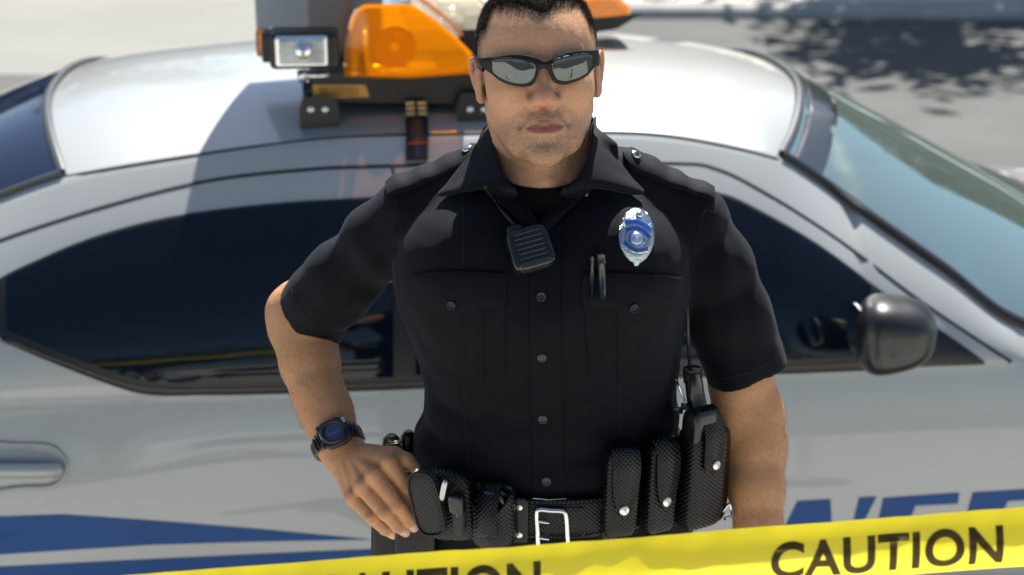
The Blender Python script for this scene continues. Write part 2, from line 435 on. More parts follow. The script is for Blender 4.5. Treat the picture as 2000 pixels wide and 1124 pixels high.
# nose and tail closing panels
for nm, i in (('front_bumper', len(US)-1), ('rear_bumper', 0)):
    sg = 1 if i else -1; a = [K(US[i], x, z) for x, z in secs[i]]; b = [K(US[i]+sg*.035, HW+(x-HW)*.95, .24+(z-.24)*.9) for x, z in secs[i]]
    m_ = MB(); m_.grid([a, b]); m_.F.append(tuple(range(nV, 2*nV))); m_.build(nm, M_paint, CAR)
    for s_ in (-1, 1):
        m_ = MB(); m_.box(K(US[i]+sg*.045, HW+s_*.5, .60 if i else .72), (.05, .3, .13), np.array([DU, DW, [0, 0, 1]]).T)
        m_.build('headlight' if i else 'tail_light', mat('lamp_lens', (.7, .7, .7), .1, coat=1) if i else mat('tail_lens', (.4, .01, .01), .15, coat=1), CAR, bevel=.02)
# underside
m_ = MB(); m_.box(K(.2, HW, .27), (4.7, 1.6, .08), np.array([DU, DW, [0, 0, 1]]).T); m_.build('underbody', M_dk, CAR)
# wheels
M_tyre = mat('tyre', (.02, .02, .02), .8, bump=2, bscale=100); M_rim = mat('rim', (.45, .45, .46), .3, metal=1)
def lathe(c, axis, prof_, n=40):
    axis = np.array(axis, float); a = np.cross(axis, (0, 0, 1.)); a /= np.linalg.norm(a); b = np.cross(axis, a)
    m_ = MB(); m_.grid([[c+axis*h+r*(math.cos(t)*a+math.sin(t)*b) for h, r in prof_] for t in [2*math.pi*k/n for k in range(n)]], closeu=True); return m_
for ucen, _ in WH:
    for side in (0, 1):
        wc = .10 if side == 0 else 2*HW-.10; sg = -1 if side == 0 else 1
        c = K(ucen, wc, .34); ty = lathe(c, DW*sg, [(-.11, .22), (-.11, .31), (-.09, .335), (.08, .34), (.105, .32), (.11, .23), (.09, .22)])
        wh = ty.build('wheel', M_tyre, CAR); rm = lathe(c, DW*sg, [(.09, .225), (.075, .20), (.04, .17), (.05, .06), (.06, .001)]); rm.build('rim', M_rim, wh)
        ho = lathe(K(ucen, wc+.14*(-sg), .36), DW*sg, [(.09, .365), (-.12, .35), (-.13, .01)]); ho.build('wheel_housing', M_dk, CAR)
# interior
m_ = MB(); rows = []
for q in np.linspace(0, 1, 20):
    ww = .14+q*(2*HW-.28); e = ub(ww)-.05
    rows.append([K(e-.0, ww, float(zc(e))-.10-.05*(2*q-1)**2), K(e-.25, ww, .955-.01*(2*q-1)**2), K(e-.45, ww, .95-.03*(2*q-1)**2), K(e-.52, ww, .90), K(e-.50, ww, .6)])
m_.grid(rows); m_.build('dashboard', mat('dashboard', (.055, .055, .05), .75, bump=1, bscale=400), CAR)
m_ = MB(); Mx = np.array([DU, DW, [0, 0, 1]]).T
for wv in (.50, 1.38): 
    m_ = MB(); m_.box(K(.12, wv, .62), (.5, .46, .16), Mx); st_ = m_.build('seat', M_dk, CAR, bevel=.03)
    m_ = MB(); m_.box(K(-.16, wv, .86), (.16, .46, .55), Mx, tp=(.6, .8)); m_.build('seat_back', M_dk, st_, bevel=.03)
    m_ = MB(); m_.box(K(-.2, wv, 1.22), (.09, .24, .15), Mx); m_.build('headrest', M_dk, st_, bevel=.03)
m_ = MB(); m_.box(K(-.2, HW, .42), (2.9, 1.55, .06), Mx); m_.build('cabin_floor', M_dk, CAR)
# pale dash pad added under the windshield to stand in for white glare
def surf_uw(u, w_):
    r, wr_, c = float(zr(u)), float(wr(u)), float(zc(u)); ww = min(w_, 2*HW-w_); q = max(0, min(1, (ww-wr_)/(HW-wr_))); return r+(c-r)*(1-(1-q)**2.6)
# windshield glass and rear glass grids
def glass_grid(ua, ub_, lift, nq=60, ns=30, inset=.012):
    rows = []
    for i in range(nq+1):
        qp = i/nq; row = []
        for j in range(ns+1):
            s = j/ns; u = .9 if ua(.9) > 0 else -1.2
            for _ in range(12):
                w0 = float(wr(u))+inset; ww = w0+qp*(2*HW-2*w0); u = ua(ww)+(ub_(ww)-ua(ww))*s
            row.append(K(u, ww, surf_uw(u, ww)+lift))
        rows.append(row)
    return rows
gr = glass_grid(uf, ub, .004); ws = MB(); ws.grid(gr); ws_o = ws.build('windshield', M_ws, CAR)
gr2 = glass_grid(ur, urb, .004); rw = MB(); rw.grid(gr2)
M_rg = mat('rear_window_glass', (.006, .012, .03), .05, spec=.45, coat=.2, coat_rough=.02)
rw.build('rear_window', M_rg, CAR)
def edge_band(line, wd, t, m, nm, lift=.004):
    P = [np.array(p)+np.array([0, 0, lift]) for p in line]; N = []
    for p in P:
        q = BODY.t.find_nearest(Vector(p)); n = np.array(q[1]); N.append(n if n[2] > 0 else -n)
    band(P, N, wd, t).build(nm, m, CAR)
near_edge = gr[0]; header = [r[0] for r in gr]; base = [r[-1] for r in gr]; far_edge = gr[-1]
M_strim = mat('windshield_trim', (.08, .085, .09), .40, metal=.4)
edge_band([r[2] for r in gr], .075, .002, mat('glass_frit', (.03, .035, .04), .2, coat=.5), 'windshield_frit', .003)
edge_band(header, .022, .006, M_strim, 'windshield_trim')
edge_band(near_edge, .026, .006, M_black, 'windshield_trim'); edge_band(far_edge, .03, .006, M_black, 'windshield_trim'); edge_band(base, .08, .008, M_black, 'windshield_trim')
edge_band([r[0] for r in gr2], .020, .006, M_strim, 'rear_window_trim'); edge_band(gr2[0], .012, .005, M_strim, 'rear_window_trim'); edge_band(gr2[-1], .03, .005, M_black, 'rear_window_trim')
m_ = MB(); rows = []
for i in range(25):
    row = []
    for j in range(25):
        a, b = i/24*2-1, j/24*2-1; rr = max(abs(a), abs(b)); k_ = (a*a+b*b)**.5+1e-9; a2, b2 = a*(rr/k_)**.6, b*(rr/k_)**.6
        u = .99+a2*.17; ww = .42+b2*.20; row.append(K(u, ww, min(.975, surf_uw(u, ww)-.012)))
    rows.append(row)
m_.grid(rows); m_.build('glare_pad', mat('glare_pad', (.85, .85, .83), .7), CAR, solid=.01)
m_ = MB(); P = spline([K(.62, .36, .97), K(.74, .34, 1.08), K(.86, .36, 1.13)], 6)
# roof seams, door seams
SEAM1 = [(-40, 398), (0, 380), (125, 346), (370, 305), (620, 273), (850, 263), (1150, 258), (1300, 265), (1440, 290), (1520, 312)]
ribbon(BODY, [(125, 345), (370, 305), (620, 272), (850, 262), (1150, 258), (1300, 265), (1440, 290), (1520, 311)], .007, .0015).build('roof_seam', M_rub, CAR)
ribbon(BODY, [(-60, 500), (0, 470), (200, 405), (400, 355), (600, 332), (760, 325), (1000, 318), (1310, 318), (1400, 330), (1500, 380), (1640, 470), (1800, 590), (1975, 708)], .009, .0015).build('door_seam', M_rub, CAR)
ribbon(BODY, [(765, 325), (770, 345), (776, 386)], .006, .0015).build('door_seam', M_rub, CAR)
ribbon(BODY, [(862, 757), (872, 900), (875, 1100), (872, 1250)], .007, .0015).build('door_seam', M_rub, CAR)
DLO = [tuple(p[:2]) for p in spline([(-40, 575, 0), (0, 545, 0), (60, 515, 0), (180, 465, 0), (330, 425, 0), (520, 400, 0), (700, 388, 0), (1000, 372, 0), (1300, 368, 0), (1405, 378, 0), (1480, 410, 0), (1600, 480, 0), (1750, 590, 0), (1850, 655, 0), (1922, 706, 0)], 4)]
BOT = [tuple(p[:2]) for p in spline([(1922, 712, 0), (1750, 718, 0), (1540, 726, 0), (1200, 739, 0), (830, 755, 0), (560, 765, 0), (380, 768, 0), (300, 767, 0), (240, 755, 0), (130, 715, 0), (0, 662, 0), (-40, 640, 0)], 4)]
patch(BODY, DLO+BOT, .003, 11, lift=.001).build('window_surround', M_black, CAR)
def sub(poly_top, poly_bot, x0, x1, inset_t, inset_b):
    T = [(x, y+inset_t) for x, y in poly_top if x0 <= x <= x1]; B_ = [(x, y-inset_b) for x, y in poly_bot if x0 <= x <= x1]
    yt = lambda x: np.interp(x, [p[0] for p in DLO], [p[1] for p in DLO])+inset_t; bs = sorted(BOT); yb = lambda x: np.interp(x, [p[0] for p in bs], [p[1] for p in bs])-inset_b
    return [(x0, yt(x0))]+T+[(x1, yt(x1)), (x1, yb(x1))]+B_+[(x0, yb(x0))]
patch(BODY, sub(DLO, BOT, 14, 768, 7, 22), .0015, 11, lift=.0045, edge=.9).build('side_window', M_tint, CAR)
fw = [(x, y) for x, y in sub(DLO, BOT, 812, 1700, 7, 24)]
patch(BODY, fw, .0015, 11, lift=.0045, edge=.9).build('side_window', M_tint, CAR)
# brownish chrome-like belt mouldings
M_mould = mat('belt_moulding', (.10, .085, .06), .3, metal=.5)
ribbon(BODY, [(20, 668), (130, 710), (240, 747), (300, 757), (380, 759), (560, 756), (830, 745), (1200, 729), (1540, 715), (1700, 708)], .006, .008).build('belt_moulding', M_mould, CAR)
ribbon(BODY, [(-30, 648), (0, 664), (130, 718), (240, 758), (300, 770), (380, 771), (560, 768), (830, 758), (1200, 742), (1540, 729), (1740, 721)], .005, .006).build('belt_moulding', M_strim, CAR)
# blue graphics
patch(BODY, [(-80, 1013), (0, 1009), (125, 1005), (300, 1017), (500, 1033), (722, 1054), (500, 1058), (300, 1064), (0, 1083), (-80, 1088)], .0006, 30, lift=.001, edge=.95).build('stripe_decal', M_blue, CAR)
patch(BODY, [(-80, 1111), (0, 1107), (300, 1092), (600, 1078), (820, 1069), (1100, 1056), (1400, 1045), (1400, 1180), (900, 1230), (-80, 1260)], .0006, 40, lift=.001, edge=.95).build('stripe_decal', M_blue, CAR)
for q in ([(1530, 1035), (1557, 979), (1622, 975), (1624, 1020), (1655, 1062), (1678, 972), (1712, 970), (1690, 1013), (1650, 1110), (1600, 1110), (1585, 1040), (1560, 1110), (1500, 1110)],
          [(1716, 1013), (1725, 973), (1873, 962), (1871, 984), (1788, 988), (1778, 1013), (1770, 1030), (1845, 1026), (1840, 1046), (1762, 1050), (1745, 1110), (1680, 1110)],
          [(1888, 1003), (1900, 962), (2060, 952), (2058, 974), (1968, 979), (1950, 1020), (2030, 1018), (2025, 1038), (1942, 1042), (1930, 1110), (1860, 1110)]):
    patch(BODY, q, .0006, 22, lift=.001, edge=.95).build('lettering', M_blue, CAR)
# rear door handle with recess ring
def hoop(line, r, m, nm, lift=0):
    P = []
    for q in spline([(a, b, 0) for a, b in line], 6, closed=True):
        a, n = BODY.hit(q[0], q[1]); P.append(a+n*lift)
    P.append(P[0]); mm = MB(); mm.tube(P, r, n=8, caps=False); return mm.build(nm, m, CAR)
dh = patch(BODY, [(-60, 885), (40, 880), (95, 885), (118, 905), (118, 925), (95, 940), (40, 944), (-60, 950)], .002, 14, lift=.001).build('door_handle', M_paint, CAR)
hoop([(-70, 873), (40, 869), (100, 873), (128, 900), (126, 930), (100, 950), (40, 953), (-70, 960)], .0055, M_paint, 'handle_surround', .001)
P = []
for x in range(-60, 121, 6):
    a, n = BODY.hit(x, 915); P.append(a+n*(.006+.020*max(0, 1-((x-30)/95.)**4)))
m_ = MB(); m_.tube(P, [.012]+[.016]*(len(P)-2)+[.012], n=12, flat=1.0); m_.build('handle_grip', M_paint, dh)
# near door mirror
mc = K(.80, -.055, 1.02); 
def superq(c, ax, ex, n=28, e=.75, fn=None):
    rows = []
    for i in range(n+1):
        t = -math.pi/2+math.pi*i/n; row = []
        for j in range(n*2):
            a = 2*math.pi*j/(2*n); s_ = lambda v: math.copysign(abs(v)**e, v)
            q = np.array([s_(math.cos(t))*s_(math.cos(a))*ex[0], s_(math.cos(t))*s_(math.sin(a))*ex[1], s_(math.sin(t))*ex[2]])
            if fn: q = fn(q)
            row.append(c+ax@q)
        rows.append(row)
    m_ = MB(); m_.grid(rows, closev=True); return m_
MC = onw(1750, 650, -.10); mc = K(MC[0], -.10, MC[1])
def mfn(q):
    q = q.copy(); q[0] += .02*(q[1]/.09); q[2] *= 1+.25*(q[0]/-.08 if q[0] < 0 else -q[0]/.11); return q
M_mir = mat('mirror_shell', (.012, .012, .012), .38, coat=.3, var=.03)
mr_ = superq(mc, Mx, (.084, .095, .072), e=.72, fn=mfn).build('door_mirror', M_mir, CAR)
m_ = MB(); m_.tube([mc+DU*.05+DW*.02-np.array([0, 0, .035]), K(MC[0]+.09, .05, MC[1]-.06)], [.03, .035], n=12, flat=.6); m_.build('mirror_arm', M_black, mr_)
mf = superq(K(MC[0]-.074, -.09, MC[1]), Mx, (.008, .08, .052), e=.6); mf.build('mirror_glass', M_chrome, mr_)
# far door mirror
m2 = superq(K(MC[0]+.02, 2*HW+.10, MC[1]+.02), Mx, (.075, .11, .075), e=.7).build('door_mirror', M_mir, CAR)

# ================================================================== OFFICER
M_skin = mat('skin', (.5, .3, .2), .46, spec=.4, sss=.12, attr='Col', bump=1.0, bscale=520, var=.09, vscale=170, detail=6)
M_hair = mat('hair', (.016, .011, .008), .75, spec=.12, var=.3, vscale=60)
SKIN = np.array([.55, .295, .162])
HO = A(1051, 142, 2.268)                       # head centre at eye height, between the ears
def rot(yaw, pitch, roll):
    return np.array(Matrix.Rotation(roll, 3, 'Y') @ Matrix.Rotation(pitch, 3, 'X') @ Matrix.Rotation(yaw, 3, 'Z'))
HR = rot(R(3.0), R(-12.0), R(-3.0))
def H2W(P): P = np.atleast_2d(P); Q = np.stack([P[:, 0], -P[:, 1], P[:, 2]], 1); return Q@HR.T+HO
def W2H(P): Q = (P-HO)@HR; return np.stack([Q[:, 0], -Q[:, 1], Q[:, 2]], 1)
def gauss(P, c, s): 
    q = (P-np.array(c))/np.array(s); return np.exp(-(q*q).sum(1))
def face(P):
    P = P.astype(np.float32); S = P.copy(); S[:, 0] = np.abs(S[:, 0])      # mirrored half
    d = sd_ell(P, (0, -.018, .036), (.0775, .100, .086))                    # cranium
    d = smin(d, sd_ell(P, (0, .016, .030), (.070, .078, .070)), .02)        # forehead
    d = smin(d, sd_ell(P, (0, .018, -.022), (.0650, .068, .075)), .025)     # mid face
    d = smin(d, sd_ell(S, (.037, .046, -.026), (.029, .034, .030)), .022)   # cheek
    d = smin(d, sd_cone(S, (.0535, -.008, -.048), (.032, .050, -.090), .0140, .0150), .030)   # jaw line
    d = smin(d, sd_ell(P, (0, .040, -.078), (.043, .046, .038)), .02)       # lower face
    d = smin(d, sd_ell(P, (0, .074, -.104), (.0235, .019, .0175)), .018)    # chin
    d = smin(d, sd_ell(P, (0, .069, -.068), (.031, .024, .024)), .016)      # muzzle
    d = smin(d, sd_cone(S, (.012, .079, .018), (.043, .062, .020), .0115, .010), .012)  # brow
    d = smax(d, -sd_ell(S, (.031, .098, -.003), (.019, .020, .012)), .012)   # sockets
    d = smin(d, sd_ell(S, (.031, .072, -.002), (.0125, .0125, .0125)), .003)
    d = smin(d, sd_cone(P, (0, .080, .010), (0, .100, -.028), .0075, .0105), .014)  # nose
    d = smin(d, sd_ell(P, (0, .1035, -.0345), (.0125, .0105, .0100)), .009)
    d = smin(d, sd_ell(S, (.0145, .0935, -.0385), (.0085, .0115, .0080)), .008)
    d = smax(d, -sd_ell(S, (.0072, .0990, -.0475), (.0042, .0068, .0045)), .003)
    d = smax(d, -sd_cone(S, (.020, .0935, -.043), (.031, .079, -.068), .0020, .0022), .010)  # nasolabial fold
    d = smax(d, -sd_cone(P, (0, .1005, -.051), (0, .0985, -.060), .0022, .0026), .005)  # philtrum
    # lips
    up = sd_cone(S, (.0035, .0935, -.0678), (.0200, .0850, -.0722), .0040, .0020)
    lo_ = sd_cone(S, (0, .0915, -.0762), (.0185, .0845, -.0738), .0058, .0028)
    d = smin(d, up, .004); d = smin(d, lo_, .0035)
    cl = np.minimum(sd_cone(S, (0, .1015, -.0712), (.013, .0975, -.0711), .0019, .0018), sd_cone(S, (.013, .0975, -.0711), (.0250, .0875, -.0745), .0018, .0015))
    d = smax(d, -cl, .0022)
    d = smax(d, -sd_ell(P, (0, .098, -.0905), (.016, .0065, .0045)), .007)    # under lower lip
    d = smax(d, -sd_cone(P, (-.0030, .1005, .012), (-.0040, .099, .032), .0030, .0016), .005)  # frown crease
    d = smax(d, -sd_cone(P, (.0050, .1005, .012), (.0060, .099, .028), .0028, .0014), .005)
    d = smin(d, sd_ell(P, (.001, .0905, .020), (.004, .003, .010)), .004)
    # neck
    nk = sd_cone(P, (0, -.022, -.075), (0, -.030, -.20), .0570, .0630)
    nk = smin(nk, sd_cone(S, (.055, -.035, -.06), (.020, .020, -.175), .014, .012), .02)
    nk = smin(nk, sd_ell(P, (0, .028, -.150), (.012, .014, .017)), .02)
    d = smin(d, nk, .022)
    # ears
    e = sd_ell(S, (.0765, -.012, -.006), (.0065, .0185, .0300))
    ring = None
    pts = [(.0740, .002, -.004), (.0790, .004, .013), (.0835, -.004, .0225), (.0865, -.017, .022), (.0870, -.024, .010), (.0850, -.022, -.006), (.0815, -.014, -.019), (.0780, -.006, -.028)]
    ring = sd_chain(S, pts, [.0028, .0032, .0036, .0038, .0038, .0034, .0034, .0044])
    e = smin(e, ring, .004); e = smin(e, sd_ell(S, (.0770, -.005, -.0275), (.0055, .0085, .0095)), .005)
    e = smax(e, -sd_ell(S, (.0860, -.009, .000), (.0065, .0085, .0125)), .003)
    e = smin(e, sd_cone(S, (.0765, -.0125, .012), (.0815, -.0185, -.004), .0022, .0024), .003)
    e = smin(e, sd_ell(S, (.0755, .0030, -.006), (.0045, .0035, .0060)), .003)
    d = smin(d, e, .004)
    d = d+.0005*wob(P, 120, 4)
    return d
hv, hq = surf(face, (-.1, -.135, -.205), (.1, .13, .14), .0016)
hv = relax(hv, hq, 1, .4)
def noise_v(n, a): return 1+a*rng.uniform(-1, 1, n)
def face_color(P):
    n = len(P); S = P.copy(); S[:, 0] = abs(S[:, 0]); c = np.tile(SKIN, (n, 1))
    c *= (1+.05*wob(P, 55, 9))[:, None]
    def mix(c, k, col): k = np.clip(k, 0, 1)[:, None]; return c*(1-k)+np.array(col)*k
    c = mix(c, .5*gauss(P, (0, .105, -.034), (.020, .03, .018)), (.40, .15, .12)); c = mix(c, .35*gauss(S, (.018, .095, -.026), (.007, .03, .012)), (.26, .11, .12)); c = mix(c, .35*gauss(P, (0, .1, .016), (.012, .03, .012)), (.36, .16, .11))  # red nose tip; purple reflection tone painted on the nose sides
    c = mix(c, .25*gauss(S, (.045, .06, -.030), (.022, .05, .018)), (.55, .22, .14))
    c = mix(c, .50*gauss(S, (.085, -.01, 0), (.012, .04, .05)), (.58, .22, .14))
    # stubble
    fr = 1/(1+np.exp(-(P[:, 1]-.012)/.012)); low = 1/(1+np.exp((P[:, 2]+.062+.20*np.maximum(0, S[:, 0]-.028))/.006))
    st = fr*low*(1/(1+np.exp((-.128-P[:, 2])/.006))); mu = gauss(P, (0, .1, -.0565), (.030, .05, .0085)); st = np.maximum(st*.9, mu*1.05)
    st *= 1-.8*gauss(P, (0, .1, -.0715), (.027, .05, .0085))
    c = mix(c, st*.46*noise_v(n, .6), (.13, .10, .08))
    # temples / hairline shade of cropped hair
    lipx = np.clip(1-(S[:, 0]/.0245)**2, 0, 1); u_ = P[:, 2]+.0715; sg = lambda v, w_: 1/(1+np.exp(-np.clip(v/w_, -30, 30)))
    uph = .0046*np.sqrt(lipx)*(1-.28*np.exp(-(S[:, 0]/.004)**2)); loh = .0074*np.sqrt(lipx)
    lm = sg(uph-u_, .0005)*sg(u_+loh, .0005)*sg(lipx-.03, .02)*(P[:, 1] > .072)
    c = mix(c, lm*.97, (.22, .055, .045))
    c = mix(c, np.exp(-((u_+.0003)/.0009)**2)*sg(.0245-S[:, 0], .0006)*(P[:, 1] > .07)*.8, (.08, .025, .02))
    hl = hair_mask(P); c = mix(c, np.clip(hl, 0, 1)*.8*noise_v(n, .15), (.05, .035, .026))
    return c
def hair_mask(P):
    """1 where hair grows, soft at the edge (head space)"""
    S0 = abs(P[:, 0]); x = P[:, 0]
    # hairline height on the forehead, with a widow's peak and receding temples
    line = .0680+.011*np.clip((S0-.006)/.024, 0, 1)-.004*np.exp(-((x-.004)/.010)**2)-.030*np.clip((S0-.054)/.014, 0, 1)**1.4
    line = line+.0020*wob(P, 260, 5)
    front = 1/(1+np.exp(-(P[:, 2]-line-.0015*wob(P, 420, 15))/.0036))
    edge = .024-.20*np.clip(.02-P[:, 2], 0, .1)+.35*np.clip(P[:, 2]-.03, 0, .03)
    side = (1/(1+np.exp((P[:, 1]-edge)/.0085)))*(1/(1+np.exp(-(P[:, 2]+.028+.5*np.minimum(0, P[:, 1]+.02))/.006)))
    ear = np.exp(-(((P[:, 1]+.012)/.026)**2+((P[:, 2]+.006)/.036)**2)**2); side = side*(1-ear*(S0 > .0755))
    bk = 1/(1+np.exp((P[:, 1]+.0)/.004))*(1/(1+np.exp(-(P[:, 2]+.04)/.006)))*(S0 < .07)
    m = np.maximum(np.maximum(front, side*(1/(1+np.exp(-(S0-.048)/.003)))), bk)
    return np.clip(m, 0, 1)*((P[:, 2] > -.09))
hc = face_color(hv); HVW = H2W(hv)

# ------------------------------------------------------------------ arms (skin)
def Ap(*t): return [A(*q) for q in t]
F_EL = A(582, 612, 2.375)
fore = Ap((582, 612, 2.375), (597, 668, 2.350), (606, 712, 2.330), (622, 768, 2.300), (640, 812, 2.275), (661, 868, 2.240), (678, 893, 2.228))
fr_ = [.0390, .0425, .0415, .0365, .0325, .0245, .0235]
fdir = fore[5]-fore[3]; fdir /= np.linalg.norm(fdir)
viewd = ray(660, 860); viewd /= np.linalg.norm(viewd)
side = np.cross(fdir, viewd); side /= np.linalg.norm(side); fn = np.cross(side, fdir)   # normal of the wrist's flat face
MCP = Ap((690, 973, 2.170), (708, 951, 2.163), (731, 930, 2.160), (761, 906, 2.166))
FING = [(Ap((690, 973, 2.170), (727, 1011, 2.150), (752, 1034, 2.152), (769, 1045, 2.156)), (.0118, .0096, .0084, .0070)),
        (Ap((708, 951, 2.163), (753, 1002, 2.142), (777, 1028, 2.146), (792, 1040, 2.150)), (.0126, .0104, .0090, .0074)),
        (Ap((731, 930, 2.160), (780, 989, 2.140), (799, 1016, 2.146), (809, 1030, 2.151)), (.0130, .0106, .0092, .0076)),
        (Ap((761, 906, 2.166), (795, 955, 2.158), (810, 985, 2.168), (818, 1002, 2.176)), (.0134, .0108, .0094, .0080))]
THUMB = (Ap((706, 900, 2.215), (768, 889, 2.185), (794, 900, 2.176), (812, 916, 2.176)), (.0145, .0118, .0108, .0085))
def arm_l(P):
    d = sd_chain(P, [A(800, 440, 2.30), fore[0]], [.05, .040])
    f = None
    for i in range(4):
        e = sd_cone(P, fore[i], fore[i+1], fr_[i], fr_[i+1]); f = e if f is None else smin(f, e, .012)
    d = smin(d, f, .03)
    d = smin(d, sd_rcone(P, fore[4], fore[5], .034, .0285, fn, .86), .02)
    d = smin(d, sd_rcone(P, fore[5], fore[6], .0285, .0262, fn, .78), .016)
    d = smin(d, sd_cone(P, A(552, 612, 2.385), A(560, 645, 2.365), .013, .02), .02)      # elbow point
    d = smin(d, sd_ell(P, A(690, 868, 2.232), (.010, .012, .010)), .010)
    # palm
    W = fore[6]
    pm = None
    for i, m_ in enumerate(MCP):
        e = sd_cone(P, W+(i-1.5)*(.0095)*(-side if side[0] < 0 else side)*.6, m_-np.array([0, -.008, .0]), .0175, .0125); pm = e if pm is None else smin(pm, e, .010)
    pm = smin(pm, sd_ell(P, A(722, 905, 2.205), (.026, .020, .022)), .012)
    pm = smin(pm, sd_cone(P, THUMB[0][0], THUMB[0][1], .016, .0118), .014)
    d = smin(d, pm, .012)
    fg = None
    for pts, rad in FING:
        c = sd_chain(P, pts, rad, .002)
        c = smin(c, sd_ell(P, pts[1]+np.array([0, -.0022, .001]), np.array([1, 1, 1])*rad[1]*1.01), .002)
        c = smin(c, sd_ell(P, pts[2], np.array([1, 1, 1])*rad[2]*1.05), .002)
        fg = c if fg is None else smin(fg, c, .0014)
    th = sd_chain(P, THUMB[0][1:], THUMB[1][1:], .003)
    d = smin(d, fg, .0045); d = smin(d, th, .004)
    for i, m_ in enumerate(MCP):                      # knuckles and tendons
        d = smin(d, sd_ell(P, m_+np.array([0, -.006, .005]), (.0078, .0075, .0078)), .006)
        d = smin(d, sd_cone(P, m_+np.array([0, -.004, .007]), W+np.array([.006*(i-1), -.016, .012]), .0035, .002), .006)
    for (pts, rad) in FING[:3]:
        ax = pts[1]-pts[0]; ax /= np.linalg.norm(ax); sd_ = np.cross(ax, [0, 1, 0]); sd_ /= np.linalg.norm(sd_)
        for o_ in (-.0032, 0, .0032):
            c_ = pts[1]+ax*o_+np.array([0, -rad[1]*1.12, 0]); d = smax(d, -sd_cone(P, c_-sd_*.004, c_+sd_*.004, .0007, .0007), .0012)
        a2 = pts[3]-pts[2]; a2 /= np.linalg.norm(a2); c_ = pts[2]+np.array([0, -rad[2]*1.08, 0])
        d = smax(d, -sd_cone(P, c_-sd_*.003, c_+sd_*.003, .0006, .0006), .001)
    return d+.0004*wob(P, 90, 2)
lo = np.min(np.array(fore+[f_ for q in FING for f_ in q[0]]), 0)-.07; hi = np.max(np.array(fore+[A(800, 440, 2.30)]+[f_ for q in FING for f_ in q[0]]+list(THUMB[0])), 0)+.055
la_v, la_q = surf(arm_l, lo, hi, .0016); la_v = relax(la_v, la_q, 1, .4)
ra = Ap((1372, 470, 2.285), (1446, 735, 2.272), (1463, 800, 2.268), (1472, 872, 2.25), (1477, 955, 2.22), (1482, 1035, 2.19), (1486, 1150, 2.15))
rr_ = [.026, .0430, .0410, .0400, .0375, .0320, .0235]
HN = ra[-1]
def arm_r(P):
    d = None
    for i in range(len(ra)-1):
        e = sd_cone(P, ra[i], ra[i+1], rr_[i], rr_[i+1]); d = e if d is None else smin(d, e, .015)
    d = smin(d, sd_ell(P, A(1425, 800, 2.25), (.018, .02, .04)), .03)
    d = smin(d, sd_ell(P, A(1500, 850, 2.25), (.016, .02, .05)), .03)
    pm = sd_rcone(P, HN, HN+np.array([.004, -.02, -.085]), .027, .034, (1, 0, 0), .5); d = smin(d, pm, .015)
    fg = None
    for i in range(4):
        b = HN+np.array([.006, -.048+.019*i, -.092-.004*(i in (1, 2))]); L_ = (.040, .045, .043, .034)[i]; r0 = (.0092, .0095, .009, .008)[i]
        c = sd_chain(P, [b, b+np.array([-.006, -.004, -L_]), b+np.array([-.022, -.003, -L_*1.6]), b+np.array([-.036, -.0, -L_*2.0])], [r0*1.15, r0, r0*.9, r0*.75], .003)
        fg = c if fg is None else smin(fg, c, .0015)
    d = smin(d, fg, .006)
    th = sd_chain(P, [HN+np.array([0, -.025, -.02]), HN+np.array([-.008, -.052, -.055]), HN+np.array([-.014, -.062, -.085]), HN+np.array([-.020, -.060, -.107])], [.015, .0115, .0105, .0085], .003)
    return smin(d, th, .008)+.0004*wob(P, 90, 6)
rv_lo = np.min(np.array(ra), 0)-.09; rv_lo[2] -= .12; rv_hi = np.max(np.array(ra), 0)+.07
ra_v, ra_q = surf(arm_r, rv_lo, rv_hi, .0020); ra_v = relax(ra_v, ra_q, 1, .4)
def arm_color(P, left):
    n = len(P); c = np.tile(SKIN*np.array([.88, .83, .72]), (n, 1)); c *= (1+.06*wob(P, 45, 12))[:, None]
    def mix(c, k, col): k = np.clip(k, 0, 1)[:, None]; return c*(1-k)+np.array(col)*k
    if left:
        for pts, rad in FING+[THUMB]:
            c = mix(c, .42*gauss(P, pts[1], (.008,)*3), (.50, .19, .12)); c = mix(c, .35*gauss(P, pts[3], (.009,)*3), (.58, .25, .18))
        for m_ in MCP: c = mix(c, .35*gauss(P, m_+np.array([0, -.006, .004]), (.010,)*3), (.50, .20, .12))
        for pts, rad in FING[:3]:                       # nails
            a = pts[3]-pts[2]; a /= np.linalg.norm(a); q = pts[3]+a*.0005+np.array([0, -rad[3]*.95, rad[3]*.2]); v = P-q; al = v@a; la = np.linalg.norm(v-np.outer(al, a), axis=1)
            c = mix(c, ((np.abs(al)/.0060)**3+(la/.0052)**3 < 1)*.75*(P[:, 1] < pts[3][1]), (.68, .42, .34))
    return c
allv = np.concatenate([HVW, la_v, ra_v]); allq = np.concatenate([hq, la_q+len(HVW), ra_q+len(HVW)+len(la_v)])
allc = np.concatenate([hc, arm_color(la_v, True), arm_color(ra_v, False)])
OFF = empty('person', (A(1060, 900, 2.25)[0], 2.26, .13), 'police officer in dark navy short sleeved uniform with right hand on hip', 'person')
link_me('body', np_mesh('body', allv, allq, allc), M_skin, OFF)

# ------------------------------------------------------------------ hair: short cropped strands over a close cap
hp = H2W(hv); hm = hair_mask(hv)
fm = hm[hq].mean(1) > .94
hull = face(hv.astype(np.float32))
